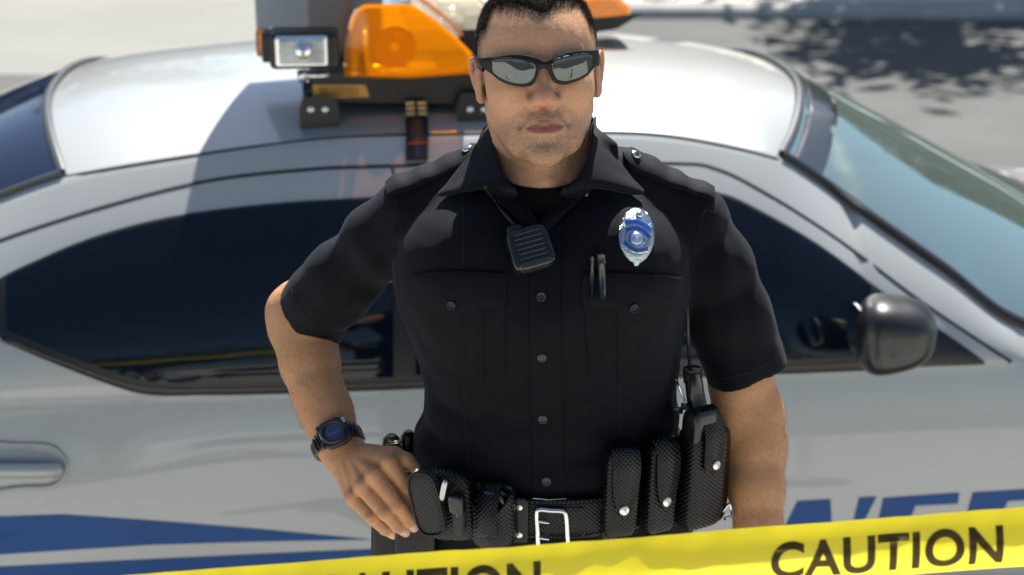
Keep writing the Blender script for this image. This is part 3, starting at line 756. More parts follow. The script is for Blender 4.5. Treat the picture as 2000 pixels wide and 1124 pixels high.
# normals of head mesh
fnrm = np.cross(HVW[hq[:, 1]]-HVW[hq[:, 0]], HVW[hq[:, 2]]-HVW[hq[:, 0]]); 
vn = np.zeros_like(HVW)
for k in range(4): np.add.at(vn, hq[:, k], fnrm)
vn /= np.linalg.norm(vn, axis=1)[:, None]+1e-12
ctr = HO+np.array([0, .01, .02])
if ((HVW-ctr)*vn).sum(1).mean() < 0: vn = -vn
used_v = np.unique(hq[fm]); mp = -np.ones(len(HVW), int); mp[used_v] = np.arange(len(used_v))
top = np.clip((hv[:, 2]-.03)/.06, 0, 1)
cap = HVW+vn*(.0003+.0022*top*np.clip((hm-.94)*16, 0, 1)*(1+.12*wob(hv, 500, 8)))[:, None]
hair = link_me('hair', np_mesh('hair', cap[used_v], mp[hq[fm]]), M_hair, OFF)
def strands(name, base, nrm, length, width, m, parent, lean=None, jit=.35, seed=1):
    r = np.random.default_rng(seed); n = len(base); d = nrm+r.normal(size=(n, 3))*jit
    if lean is not None: d = d+lean
    d /= np.linalg.norm(d, axis=1)[:, None]; s_ = np.cross(d, r.normal(size=(n, 3))); s_ /= np.linalg.norm(s_, axis=1)[:, None]
    L_ = length*(1+.35*r.uniform(-1, 1, n)); wd = width
    bend = r.normal(size=(n, 3))*.15
    a = base-s_*wd[:, None] if hasattr(wd, '__len__') else base-s_*wd
    b = base+s_*wd; mid = base+d*(L_*.55)[:, None]; e = base+(d+bend)*L_[:, None]
    V = np.concatenate([a, b, mid-s_*wd*.7, mid+s_*wd*.7, e]); i = np.arange(n)
    Q = np.stack([i, i+n, i+3*n, i+2*n], 1); T = np.stack([i+2*n, i+3*n, i+4*n, i+4*n], 1)
    me = bpy.data.meshes.new(name); F_ = [tuple(map(int, q)) for q in Q]+[tuple(map(int, t[:3])) for t in T]
    me.from_pydata(V.tolist(), [], F_); me.update(); return link_me(name, me, m, parent)
prob = hm**1.0; prob[hv[:, 1] < -.05] *= .3; prob[(abs(hv[:, 0]) > .0790) & (hv[:, 2] < .024)] = 0; pick = rng.choice(len(hv), 56000, p=prob/prob.sum())
bs = HVW[pick]+rng.normal(size=(56000, 3))*.0008
ln = .0009+.0050*np.clip((hv[pick, 2]-.035)/.05, 0, 1)*np.clip(hm[pick], .3, 1)
strands('hair_strand', bs, vn[pick], ln, .00016, M_hair, hair, lean=np.array([0, -.35, .25]))['kind'] = 'stuff'
M_hair2 = mat('hair_sunlit', (.09, .07, .055), .6, spec=.3)  # lighter strands, sun glint put into the colour
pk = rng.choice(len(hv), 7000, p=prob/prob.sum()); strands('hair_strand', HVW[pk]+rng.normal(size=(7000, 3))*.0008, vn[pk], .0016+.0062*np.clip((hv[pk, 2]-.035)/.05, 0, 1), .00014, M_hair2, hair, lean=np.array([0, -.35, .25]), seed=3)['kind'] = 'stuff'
# beard stubble
bs_ = 1/(1+np.exp(-(hv[:, 1]-.012)/.012))/(1+np.exp((hv[:, 2]+.060+.20*np.maximum(0, abs(hv[:, 0])-.028))/.005))/(1+np.exp((-.125-hv[:, 2])/.006)); bs_ = np.maximum(bs_, gauss(hv, (0, .1, -.0565), (.028, .05, .0075))); bs_ *= (gauss(hv, (0, .1, -.0715), (.030, .05, .0105)) < .35)
pk = rng.choice(len(hv), 9000, p=bs_/bs_.sum()); strands('stubble', HVW[pk]+rng.normal(size=(9000, 3))*.0006, vn[pk]*.8, np.full(9000, .0009), .00011, M_hair, OFF, lean=np.array([0, 0, -.5]), seed=4)['kind'] = 'stuff'
# fine arm hair
M_ahair = mat('arm_hair', (.05, .028, .016), .6)
for V_, Q_, zlo, n_, sd_ in ((la_v, la_q, None, 5200, 5), (ra_v, ra_q, None, 6500, 6)):
    fn_ = np.cross(V_[Q_[:, 1]]-V_[Q_[:, 0]], V_[Q_[:, 2]]-V_[Q_[:, 0]]); nn_ = np.zeros_like(V_)
    for k in range(4): np.add.at(nn_, Q_[:, k], fn_)
    nn_ /= np.linalg.norm(nn_, axis=1)[:, None]+1e-12
    if len(V_) and (nn_[:, 1]*(V_[:, 1]-V_[:, 1].mean())).mean() < 0: nn_ = -nn_
    if sd_ == 5: ok = (V_[:, 2] > A(670, 850, 2.24)[2]) & (V_[:, 2] < A(590, 640, 2.36)[2])
    else: ok = (V_[:, 2] < A(1450, 770, 2.27)[2]) & (V_[:, 2] > HN[2]+.01)
    ii = np.where(ok)[0]; pk = rng.choice(ii, n_)
    o = strands('arm_hair', V_[pk]+rng.normal(size=(n_, 3))*.0008, nn_[pk]*.14, np.full(n_, .0062), .00008, M_ahair, OFF, lean=np.array([.25 if sd_ == 5 else .1, 0, -.75]), jit=.3, seed=sd_); o['kind'] = 'stuff'

# ------------------------------------------------------------------ shirt
M_cloth = mat('navy_shirt_cloth', (.0013, .0018, .0042), .68, spec=.16, sheen=.06, bump=.7, bscale=1400, var=.10, vscale=14)
M_cloth.node_tree.nodes['Principled BSDF'].inputs['Sheen Tint'].default_value = (.75, .8, 1, 1)
M_cloth.node_tree.nodes['Principled BSDF'].inputs['Sheen Roughness'].default_value = .45
YC = 2.255
TT = [(345, 985, 1130, -.01, .07), (372, 930, 1185, .030, .095), (400, 860, 1270, .058, .10), (440, 792, 1335, .086, .105), (500, 772, 1348, .112, .11), (560, 774, 1343, .126, .11), (610, 782, 1336, .126, .11),
      (660, 802, 1330, .121, .11), (720, 822, 1322, .118, .108), (780, 832, 1317, .118, .108), (830, 816, 1326, .122, .112), (880, 806, 1335, .127, .118), (940, 802, 1343, .130, .125), (1010, 800, 1350, .130, .13), (1100, 800, 1355, .128, .13)]
tz = np.array([A(1057, t[0], YC)[2] for t in TT]); tl = np.array([A(t[1], t[0], YC)[0] for t in TT]); tr = np.array([A(t[2], t[0], YC)[0] for t in TT]); tf = np.array([t[3] for t in TT]); tb = np.array([t[4] for t in TT])
def smt(z, arr): 
    zz = tz[::-1]; return np.interp(z, np.linspace(zz[0], zz[-1], 240), np.convolve(np.pad(np.interp(np.linspace(zz[0], zz[-1], 240), zz, arr[::-1]), 8, 'edge'), np.ones(17)/17, 'valid'))
def torso(P, grow=0.0):
    z = np.clip(P[:, 2], tz[-1], tz[0]); l, r_, f_, b_ = smt(z, tl)-grow, smt(z, tr)+grow, smt(z, tf)+grow, smt(z, tb)+grow
    cx = (l+r_)/2; a = (r_-l)/2; dep = (f_+b_)/2; cy = YC+(b_-f_)/2; n = 2.45
    k = (np.abs((P[:, 0]-cx)/a)**n+np.abs((P[:, 1]-cy)/dep)**n)**(1/n)
    d = (k-1)*np.minimum(a, dep)*.9
    return np.maximum(d, np.maximum(P[:, 2]-tz[0]-grow, tz[-1]-P[:, 2]))
SL = [A(800, 421, 2.285), A(742, 470, 2.30), A(662, 552, 2.335), A(604, 618, 2.365)]; SLr = [.0505, .0500, .0530, .0575]
SR = [A(1350, 433, 2.280), A(1392, 520, 2.275), A(1426, 620, 2.272), A(1459, 732, 2.270)]; SRr = [.0495, .0515, .0550, .0590]
nL = SL[3]-SL[2]; nL /= np.linalg.norm(nL); nR = SR[3]-SR[2]; nR /= np.linalg.norm(nR)
nLh = nL+np.array([-.14, .0, .04]); nLh /= np.linalg.norm(nLh)
def folds(P, s=1.0):
    f = .0017*wob(P, 24, 21)+.0011*wob(P*np.array([1.5, 1, .7]), 60, 22)
    return f*s
def shirt(P):
    d = torso(P)
    d = smin(d, sd_ell(P, A(935, 505, 2.235), (.085, .085, .095)), .05); d = smin(d, sd_ell(P, A(1180, 505, 2.235), (.085, .085, .095)), .05)
    for a, b in ((A(952, 360, 2.285), A(800, 421, 2.285)), (A(1200, 366, 2.285), A(1350, 433, 2.280))):
        d = smin(d, sd_cone(P, a, b, .055, .0495), .02)
    d = smin(d, sd_cone(P, A(1010, 372, 2.30), A(1110, 372, 2.30), .062, .062), .025)
    d = smin(d, sd_ell(P, A(1000, 520, 2.33), (.15, .06, .12)), .03)
    l = None; r_ = None
    for i in range(3):
        e = sd_cone(P, SL[i], SL[i+1]+(nL*.06 if i == 2 else 0), SLr[i], SLr[i+1]); l = e if l is None else smin(l, e, .02)
        e = sd_cone(P, SR[i], SR[i+1]+(nR*.06 if i == 2 else 0), SRr[i], SRr[i+1]); r_ = e if r_ is None else smin(r_, e, .02)
    # sleeve folds running towards the armpits
    tL = (P-SL[0])@nL; tR = (P-SR[0])@nR
    l = l+.0016*np.sin(tL*95+2.5*wob(P, 14, 31))*np.clip(tL/.06, 0, 1); r_ = r_+.0015*np.sin((P[:, 0]*60+P[:, 2]*35)+2.2*wob(P, 12, 33))*np.clip(tR/.05, 0, 1)
    hemL = (P-(SL[3]-nLh*.004))@nLh; hemR = (P-(SR[3]-nR*.003))@nR
    l = np.maximum(l, hemL); r_ = np.maximum(r_, hemR)
    l = np.maximum(l, -np.maximum(sd_cone(P, SL[2], SL[3]+nL*.08, SLr[2]-.011, SLr[3]-.009), -(hemL+.03)))
    r_ = np.maximum(r_, -np.maximum(sd_cone(P, SR[2], SR[3]+nR*.08, SRr[2]-.011, SRr[3]-.010), -(hemR+.03)))
    d = smin(d, l, .014); d = smin(d, r_, .014)
    # creases at armpits
    for q in (((770, 585), (835, 640), .0035), ((778, 560), (850, 590), .003), ((790, 610), (850, 700), .003), ((1350, 560), (1290, 640), .003), ((1345, 610), (1280, 690), .003), ((1335, 500), (1300, 560), .0025)):
        p0 = A(*q[0], 2.15); p1 = A(*q[1], 2.13); d = smax(d, -sd_cone(P, p0, p1, q[2], q[2]*.5), .010)
    for pts, r0 in (((( 1175, 852), (1250, 842), (1318, 822)), .0045), (((1130, 905), (1215, 893), (1320, 868)), .0035), (((812, 870), (860, 893), (940, 905)), .004), (((824, 800), (862, 822), (930, 838)), .0035), (((800, 640), (828, 700), (880, 742)), .003)):
        Q_ = [A(a, b, 2.125) for a, b in pts]; cr_ = sd_chain(P*np.array([1, .12, 1], np.float32), [q*np.array([1, .12, 1]) for q in Q_], [r0*.4, r0, r0*.4]); d = d+r0*.75*np.exp(-(np.maximum(cr_, 0)/.006)**2)*(P[:, 1] < 2.26)
    for pts, r0 in ((((775, 470), (715, 560), (690, 625)), .0035), (((765, 420), (690, 500), (640, 590)), .003), (((1372, 470), (1395, 580), (1402, 690)), .0035), (((1420, 440), (1445, 540), (1456, 620)), .003)):
        Q_ = [A(a, b, 2.26) for a, b in pts]; cr_ = sd_chain(P*np.array([1, .12, 1], np.float32), [q*np.array([1, .12, 1]) for q in Q_], [r0*.4, r0, r0*.4]); d = d+r0*.75*np.exp(-(np.maximum(cr_, 0)/.008)**2)*(P[:, 1] < 2.34)
    # blousing above the belt
    zb = P[:, 2]; d = d+.0016*np.sin(zb*110+2*wob(P, 12, 41))*np.exp(-((zb-A(1057, 900, 2.13)[2])/.06)**2)
    # neck opening
    d = smax(d, -sd_cone(P, A(1056, 250, 2.285), A(1056, 372, 2.275), .075, .0615), .006)
    return d+folds(P)
s_lo = np.array([A(540, 600, 2.36)[0]-.02, 2.06, tz[-1]-.01]); s_hi = np.array([A(1545, 690, 2.27)[0]+.02, 2.47, A(1000, 200, 2.28)[2]])
sv, sq = surf(shirt, s_lo, s_hi, .0032); sv = relax(sv, sq, 2, .45)
SH = link_me('shirt', np_mesh('shirt', sv, sq), M_cloth, OFF)
SS = Surface(sv.tolist(), sq.tolist())
BS = Surface(allv.tolist(), allq.tolist())

# ------------------------------------------------------------------ shirt details
M_cloth2 = M_cloth
M_thread = mat('seam_thread', (.004, .0045, .008), .9)
M_btn = mat('navy_button', (.006, .009, .026), .3, spec=.25, coat=.12)
M_btnd = mat('grey_button', (.020, .020, .024), .28, spec=.35, coat=.3)
M_silver = mat('polished_steel', (.62, .62, .62), .18, metal=1)
M_under = mat('black_knit', (.003, .003, .0035), .95, spec=.1, bump=.6, bscale=700, stretch=(.2, .2, 1.5))
def sp2(pts, n=5): return [tuple(p[:2]) for p in spline([(a, b, 0) for a, b in pts], n, closed=False)]
def stitch(line, parent=None, w_=.0012):
    ribbon(SS, line, w_, .0007).build('stitching', M_thread, parent or SH)
# undershirt showing in the neck opening
patch(SS, [(985, 352), (1120, 350), (1112, 385), (1085, 415), (1050, 440), (1022, 412), (1000, 385)], .002, 9, lift=.0015).build('undershirt', M_under, OFF)
patch(BS, [(975, 330), (992, 352), (1004, 360), (1030, 367), (1056, 369), (1085, 367), (1110, 360), (1124, 350), (1140, 330), (1130, 400), (1090, 440), (1050, 450), (1010, 440), (975, 400)], .003, 8, lift=.0006).build('undershirt', M_under, OFF)
# placket
pk_ = patch(SS, [(1034, 432), (1062, 428), (1092, 440), (1093, 560), (1096, 700), (1100, 840), (1104, 985), (1042, 985), (1038, 840), (1036, 700), (1034, 560)], .0022, 12, lift=.0003).build('placket', M_cloth, SH)
stitch([(1043, 450), (1044, 560), (1046, 700), (1048, 840), (1052, 975)]); stitch([(1086, 450), (1086, 560), (1088, 700), (1092, 840), (1096, 975)])
def button(px, py, m, r=.0063, S=SS, lift=.002, nm='button', parent=None):
    a, n = S.hit(px, py); m_ = MB(); rings = []
    nrm = n; u = np.cross([0, 0, 1.], nrm); u /= np.linalg.norm(u); v = np.cross(nrm, u)
    for rr, h in ((1, 0), (1.02, .0016), (.86, .0024), (.72, .0014), (.45, .0011), (.03, .0012)):
        rings.append([a+nrm*(h+lift)+rr*r*(math.cos(t)*u+math.sin(t)*v) for t in [2*math.pi*k/20 for k in range(20)]])
    m_.grid(rings, closev=True); b = m_.build(nm, m, parent or SH)
    hm_ = MB()
    for sx, sy in ((-1, -1), (1, -1), (1, 1), (-1, 1)): hm_.disc(a+nrm*(lift+.0010)+(u*sx+v*sy)*r*.22, nrm, r*.12, .0005, 8)
    hm_.build('button_hole', M_black, SH if parent is None else parent); return b
for q in ((1057, 580), (1058, 697), (1060, 818), (1067, 940)): button(*q, M_btnd)
# chest pockets: body with pleat, scalloped flap, button
def pocket(x0, x1, ytop, flap, body, pleat, btn):
    patch(SS, body, .0022, 11, lift=.0002).build('pocket', M_cloth, SH)
    patch(SS, pleat, .0022, 11, lift=.0022).build('pocket_pleat', M_cloth, SH)
    patch(SS, flap, .0026, 10, lift=.0030, puff=.002).build('pocket_flap', M_cloth, SH)
    button(*btn, M_btn, lift=.0065)
pocket(810, 988, 536, sp2([(810, 538), (860, 531), (930, 531), (988, 536)])+sp2([(988, 540), (987, 580), (984, 602)])+sp2([(984, 602), (950, 600), (915, 606), (888, 618), (862, 606), (835, 600), (812, 598)])+[(810, 560)],
       [(813, 560), (985, 560), (985, 640), (986, 740), (975, 748), (850, 744), (838, 730), (822, 640)], [(908, 590), (945, 590), (946, 744), (912, 742)], (885, 594))
pocket(1138, 1330, 534, sp2([(1138, 534), (1200, 533), (1270, 536), (1329, 541)])+sp2([(1329, 545), (1326, 570), (1322, 594)])+sp2([(1322, 594), (1290, 598), (1262, 605), (1233, 614), (1205, 604), (1175, 600), (1140, 602)])+[(1137, 570)],
       [(1140, 560), (1326, 560), (1322, 640), (1314, 730), (1300, 742), (1165, 744), (1152, 735), (1144, 640)], [(1205, 590), (1245, 590), (1240, 742), (1206, 742)], (1234, 600))
stitch([(815, 545), (880, 539), (983, 543)]); stitch([(1144, 541), (1235, 541), (1324, 548)])
# yoke and long pleats
stitch([(905, 640+110), (912, 860), (918, 960)]); stitch([(1212, 750), (1208, 860), (1205, 960)])
stitch([(778, 372), (772, 420), (772, 480), (776, 540), (782, 590)]); stitch([(1386, 395), (1366, 440), (1352, 500), (1344, 560)])
stitch([(905, 380), (906, 440), (905, 520)]); 
# sleeve hems
stitch([(566, 560), (588, 606), (625, 640), (660, 651), (700, 640), (738, 615)], w_=.0016); stitch([(1380, 738), (1420, 738), (1470, 724), (1520, 695)], w_=.0016)
# epaulettes
def shoulder_band(p0, p1, nm, wd=.044, hook=False):
    P_, N_ = [], []
    for k in range(26):
        s_ = k/25; x = p0[0]+(p1[0]-p0[0])*s_; y = p0[1]+(p1[1]-p0[1])*s_; h = SS.t.ray_cast(Vector((x, y, 2.4)), Vector((0, 0, -1)))
        if h[0] is None: continue
        P_.append(np.array(h[0])); N_.append(np.array(h[1]))
    N_ = [n*(1 if n[2] > 0 else -1) for n in N_]; P2 = [P_[i]+N_[i]*(.0035+.0012*math.sin(i*.9)*(0 < i < 25)) for i in range(len(P_))]
    rows = []
    for i, p in enumerate(P2):
        d = P2[min(i+1, len(P2)-1)]-P2[max(i-1, 0)]; d /= np.linalg.norm(d)+1e-9; sd_ = np.cross(d, N_[i]); sd_ /= np.linalg.norm(sd_)
        e = min(1, math.sqrt(max(.02, 1-max(0, 1-i/3.2)**2))); row = []
        for a_, h_ in ((-.5, -.004), (-.5, .0005), (-.44, .0022), (-.2, .0030), (.2, .0030), (.44, .0022), (.5, .0005), (.5, -.004)):
            row.append(p+sd_*wd*a_*e+N_[i]*h_-N_[i]*.004*(2*a_)**2)
        rows.append(row)
    m_ = MB(); m_.grid(rows, closev=True); m_.F.append(tuple(range(8))[::-1]); o_ = m_.build(nm, M_cloth, SH)
    for a_ in (-.40, .40):
        q = [p+np.array(0)+(np.array(rows[i][3])-np.array(rows[i][4]))*(a_/-.4)*.97+N_[i]*-.0008 for i, p in enumerate(P2)]
        mm = MB(); mm.tube(q[2:], .0006, n=5); mm.build('stitching', M_thread, SH)
    return o_, P2, N_
ep1, q1_, n1_ = shoulder_band(A(938, 300, 2.268)[:2], A(757, 360, 2.270)[:2], 'epaulette')
ep2, q2_, n2_ = shoulder_band(A(1216, 300, 2.262)[:2], A(1392, 385, 2.270)[:2], 'epaulette')
ES = Surface([tuple(v.co) for v in ep2.data.vertices], [tuple(p.vertices) for p in ep2.data.polygons])
bp_, bn_ = q2_[3]+n2_[3]*.003, n2_[3]
m_ = MB(); m_.disc(bp_, bn_, .0072, .0028, 20, .0006); m_.build('button', mat('steel_button', (.5, .5, .5), .2, metal=1), SH)
m_ = MB(); m_.disc(bp_+bn_*.0026, bn_, .0040, .0014, 16, .0004); m_.build('button_centre', M_btnd, SH)
bp_, bn_ = q1_[3]+n1_[3]*.003, n1_[3]
m_ = MB(); m_.disc(bp_, bn_, .0072, .0028, 20, .0006); m_.build('button', bpy.data.materials['steel_button'], SH)
# small striped patch by the neck on the far shoulder
a_, n_ = SS.hit(930, 268)
m_ = MB()
for k in range(4): m_.tube([a_+np.array([-.006+.006*k, 0, .006]), a_+np.array([-.001+.006*k, .006, .014])], .0012, n=6)
m_.build('mic_clip_spring', M_silver, SH)
# collar leaves: ruled, gently rolled cloth
def ruled(Ac, Bc, bulge, nm, th=.0035, n=14, nrm=None):
    a = spline(Ac, 8); b = spline(Bc, 8); k = 40
    rs = lambda L_: [np.array(L_[0])*0+np.array([np.interp(t*(len(L_)-1), range(len(L_)), [p[c] for p in L_]) for c in range(3)]) for t in np.linspace(0, 1, k)]
    a, b = rs(a), rs(b); rows = []
    for p, q in zip(a, b):
        row = []
        for j in range(n+1):
            s = j/n; o = np.array([0, -1, .55]); o = o/np.linalg.norm(o); row.append(p*(1-s)+q*s+o*bulge*math.sin(math.pi*s)**.8*(1 if nrm is None else nrm))
        rows.append(row)
    m_ = MB(); m_.grid(rows); return m_.build(nm, M_cloth, SH, solid=th)
def S_(px, py, l): a, n = SS.hit(px, py); return a+n*l
# wearer's left leaf (right in the photo)
ruled([A(1163, 228, 2.315), A(1161, 244, 2.285), A(1156, 275, 2.240), A(1146, 312, 2.205), A(1128, 345, 2.182), A(1104, 372, 2.165)],
      [S_(1172, 272, .003), S_(1190, 298, .003), S_(1208, 320, .004), S_(1230, 350, .005), S_(1250, 386, .007), S_(1152, 374, .010)], .004, 'collar')
ruled([A(952, 248, 2.315), A(960, 272, 2.280), A(970, 300, 2.240), A(980, 330, 2.205), A(992, 352, 2.182), A(1006, 374, 2.165)],
      [S_(936, 282, .003), S_(918, 308, .003), S_(898, 334, .004), S_(878, 362, .005), S_(864, 388, .006), S_(950, 370, .010)], .004, 'collar')
# open front edges below the collar (lapels)
ruled([A(1104, 366, 2.166), S_(1088, 395, .006), S_(1070, 420, .006), S_(1052, 446, .006)], [S_(1165, 372, .009), S_(1130, 400, .006), S_(1100, 425, .004), S_(1072, 452, .003)], .004, 'lapel', th=.003)
ruled([A(1002, 366, 2.166), S_(1015, 392, .006), S_(1032, 418, .006), S_(1048, 442, .006)], [S_(940, 370, .009), S_(970, 400, .006), S_(1000, 425, .004), S_(1030, 452, .003)], .004, 'lapel', th=.003)
m_ = MB(); m_.grid([[A(1156, 228, 2.325)+np.array([0, .0, .0]), A(1170, 262, 2.335)], [A(1110, 215, 2.36), A(1115, 262, 2.375)], [A(1050, 212, 2.372), A(1050, 262, 2.39)], [A(990, 220, 2.36), A(985, 265, 2.375)], [A(946, 250, 2.325), A(935, 275, 2.335)]])
m_.build('collar', M_cloth, SH, solid=.003)
# collar top stitching
CL = [o_ for o_ in bpy.data.objects if o_.name.startswith('collar')][0]
# ------------------------------------------------------------------ trousers and boots
def trous(P):
    xh = A(1072, 1010, 2.25)[0]; zt = tz[-3]-.01; d = None
    for s in (-1, 1):
        h = np.array([xh+s*.085, 2.26, .92]); k = np.array([xh+s*.125, 2.245, .60]); a = np.array([xh+s*.15, 2.275, .22])
        e = smin(sd_cone(P, h, k, .095, .072), sd_cone(P, k, a, .072, .060), .03); d = e if d is None else smin(d, e, .02)
    d = smin(d, sd_ell(P, (xh, 2.26, 1.0), (.183, .135, .17)), .03)
    z = np.minimum(P[:, 2], zt); g = (((P[:, 0]-xh)/.180)**2+((P[:, 1]-2.255)/.130)**2)**.5; d = smin(d, np.maximum((g-1)*.13, np.abs(P[:, 2]-1.03)-.09), .02)
    return d+.0015*wob(P, 22, 51)
tv, tq = surf(trous, (A(760, 1000, 2.25)[0]-.08, 2.08, .17), (A(1400, 1000, 2.25)[0]+.08, 2.45, 1.15), .007); tv = relax(tv, tq, 2)
link_me('trousers', np_mesh('trousers', tv, tq), M_cloth, OFF)
M_boot = mat('boot_leather', (.012, .012, .012), .3, coat=.3)
xh = A(1072, 1010, 2.25)[0]
for s in (-1, 1):
    def boot(P, s=s):
        x = xh+s*.15; d = smin(sd_cone(P, (x, 2.275, .30), (x, 2.285, .19), .055, .05), sd_cone(P, (x, 2.28, .175), (x+s*.03, 2.11, .165), .042, .038), .03)
        return np.maximum(d, .132-P[:, 2])
    bv, bq = surf(boot, (xh+s*.15-.1, 2.02, .12), (xh+s*.15+.1, 2.38, .37), .006); link_me('boot', np_mesh('boot', bv, bq), M_boot, OFF)

# ------------------------------------------------------------------ belt and gear
def leather(name, col=(.0030, .0030, .0030), weave=True, rough=.34):
    m = mat(name, col, rough, spec=.34, coat=.05, coat_rough=.25); n = m.node_tree; L = n.links; b = n.nodes['Principled BSDF']
    tc = n.nodes.new('ShaderNodeTexCoord'); mp = n.nodes.new('ShaderNodeMapping'); mp.inputs['Rotation'].default_value = (.2, R(45), .1); L.new(tc.outputs['Object'], mp.inputs['Vector'])
    if weave:
        w1 = n.nodes.new('ShaderNodeTexWave'); w1.bands_direction = 'X'; w1.inputs['Scale'].default_value = 74; w1.inputs['Distortion'].default_value = .6
        w2 = n.nodes.new('ShaderNodeTexWave'); w2.bands_direction = 'Z'; w2.inputs['Scale'].default_value = 74; w2.inputs['Distortion'].default_value = .6
        L.new(mp.outputs[0], w1.inputs['Vector']); L.new(mp.outputs[0], w2.inputs['Vector'])
        mu = n.nodes.new('ShaderNodeMath'); mu.operation = 'MULTIPLY'; L.new(w1.outputs['Fac'], mu.inputs[0]); L.new(w2.outputs['Fac'], mu.inputs[1]); src = mu.outputs[0]
    else:
        t = n.nodes.new('ShaderNodeTexNoise'); t.inputs['Scale'].default_value = 500; L.new(mp.outputs[0], t.inputs['Vector']); src = t.outputs['Fac']
    bp = n.nodes.new('ShaderNodeBump'); bp.inputs['Strength'].default_value = .9 if weave else .4; bp.inputs['Distance'].default_value = .0012 if weave else .0004; L.new(src, bp.inputs['Height']); L.new(bp.outputs['Normal'], b.inputs['Normal'])
    return m
M_lea = leather('basketweave_leather'); M_leap = leather('plain_leather', weave=False); M_plastic = mat('black_plastic', (.006, .0065, .007), .28, coat=.2, bump=.15, bscale=700)
M_snap = mat('nickel_snap', (.78, .76, .72), .38, metal=1.0)
BZ = A(1072, 1016, 2.112)[2]; bx = A(1072, 1010, 2.25)[0]
def bpt(a, off=0., dz=0.): n = np.array([math.sin(a)/.186, -math.cos(a)/.138, 0]); n /= np.linalg.norm(n); return np.array([bx+.186*math.sin(a), 2.255-.138*math.cos(a), BZ+dz])+n*off, n
BELT = empty('duty_belt', bpt(0)[0], 'wide black basketweave leather duty belt around the waist', 'belt')
m_ = MB(); rows = []
for k in range(72):
    a = 2*math.pi*k/72; rows.append([bpt(a, o, z)[0] for o, z in ((0, -.0285), (.005, -.0285), (.0065, -.026), (.0065, .026), (.005, .0285), (0, .0285))])
m_.grid(rows, closeu=True, closev=True); m_.build('strap', M_lea, BELT)
for zz in (-.0225, .0225):
    m_ = MB(); m_.tube([bpt(2*math.pi*k/72, .0066, zz)[0] for k in range(73)], .0008, n=6, caps=False); m_.build('strap_stitching', M_thread, BELT)
def frame_at(px, py, Y):
    """world point and belt-tangent frame there"""
    p = A(px, py, Y); a = math.atan2((p[0]-bx)/.186, -(p[1]-2.255)/.138); n = bpt(a)[1]; t = np.cross([0, 0, 1.], n)*-1
    t = np.array([-n[1], n[0], 0]); return p, t, n
def Mf(t, n, tilt=0.0):
    z = np.array([0, 0, 1.]); z2 = z*math.cos(tilt)+t*math.sin(tilt); t2 = t*math.cos(tilt)-z*math.sin(tilt); return np.array([t2, n, z2]).T
def rbox(c, M, size, e=.35, n=20, taper=0.0):
    """rounded box (superellipsoid)"""
    def fn(q): 
        s = 1-taper*(-q[2]/(size[2]/2)*.5+.5); return np.array([q[0]*s, q[1], q[2]])
    return superq(np.array(c), M, (size[0]/2, size[1]/2, size[2]/2), n=n, e=e, fn=fn)
def strap_path(c, M, pts, width, th, m, nm, parent, ends=True):
    P = [c+M@np.array([0, y, z]) for y, z in pts]; P = spline(P, 6); rows = []; T = M[:, 0]; K_ = len(P)
    for i, p in enumerate(P):
        d = P[min(i+1, K_-1)]-P[max(i-1, 0)]; d /= np.linalg.norm(d)+1e-9; nn = np.cross(T, d); 
        w2 = width/2*(1 if not ends else min(1, math.sqrt(max(.04, 1-max(0, (i-(K_-1)*.82)/((K_-1)*.18))**2.4))))
        rows.append([p-T*w2-nn*th*.5, p-T*w2+nn*th*.2, p-T*w2*.92+nn*th*.5, p+T*w2*.92+nn*th*.5, p+T*w2+nn*th*.2, p+T*w2-nn*th*.5])
    m_ = MB(); m_.grid(rows, closev=True); m_.F.append(tuple(range(6))); k = (K_-1)*6; m_.F.append(tuple(k+j for j in range(6))[::-1]); o_ = m_.build(nm, m, parent)
    return o_
def pouch(root, px, py, Y, size, tilt, flap_to, wfl, snap=True, m=None, yawx=0.0):
    c, t, n = frame_at(px, py, Y)
    if yawx: 
        Rz = np.array(Matrix.Rotation(yawx, 3, 'Z')); t = Rz@t; n = Rz@n
    M = Mf(t, n, tilt); w_, d_, h_ = size
    rbox(c, M, size, .30, taper=.10).build('pouch_body', m or M_lea, root)
    z0 = h_/2; fl = strap_path(c, M, [(-d_/2-.002, z0-.05), (-d_/2-.001, z0-.012), (-d_*.30, z0+.002), (0, z0+.0045), (d_*.32, z0+.002), (d_/2+.001, z0-.012), (d_/2+.0032, z0-.03), (d_/2+.0036, z0-flap_to)], w_*wfl, .0035, m or M_lea, 'flap', root)
    if snap:
        m_ = MB(); m_.disc(c+M@np.array([0, d_/2+.0050, z0-flap_to+.010]), M[:, 1], .0068, .0018, 20, .0018); m_.build('snap', M_snap, root)
    return c, M
def thing_at(nm, px, py, Y, lab, cat, group=None): return empty(nm, A(px, py, Y), lab, cat, group)
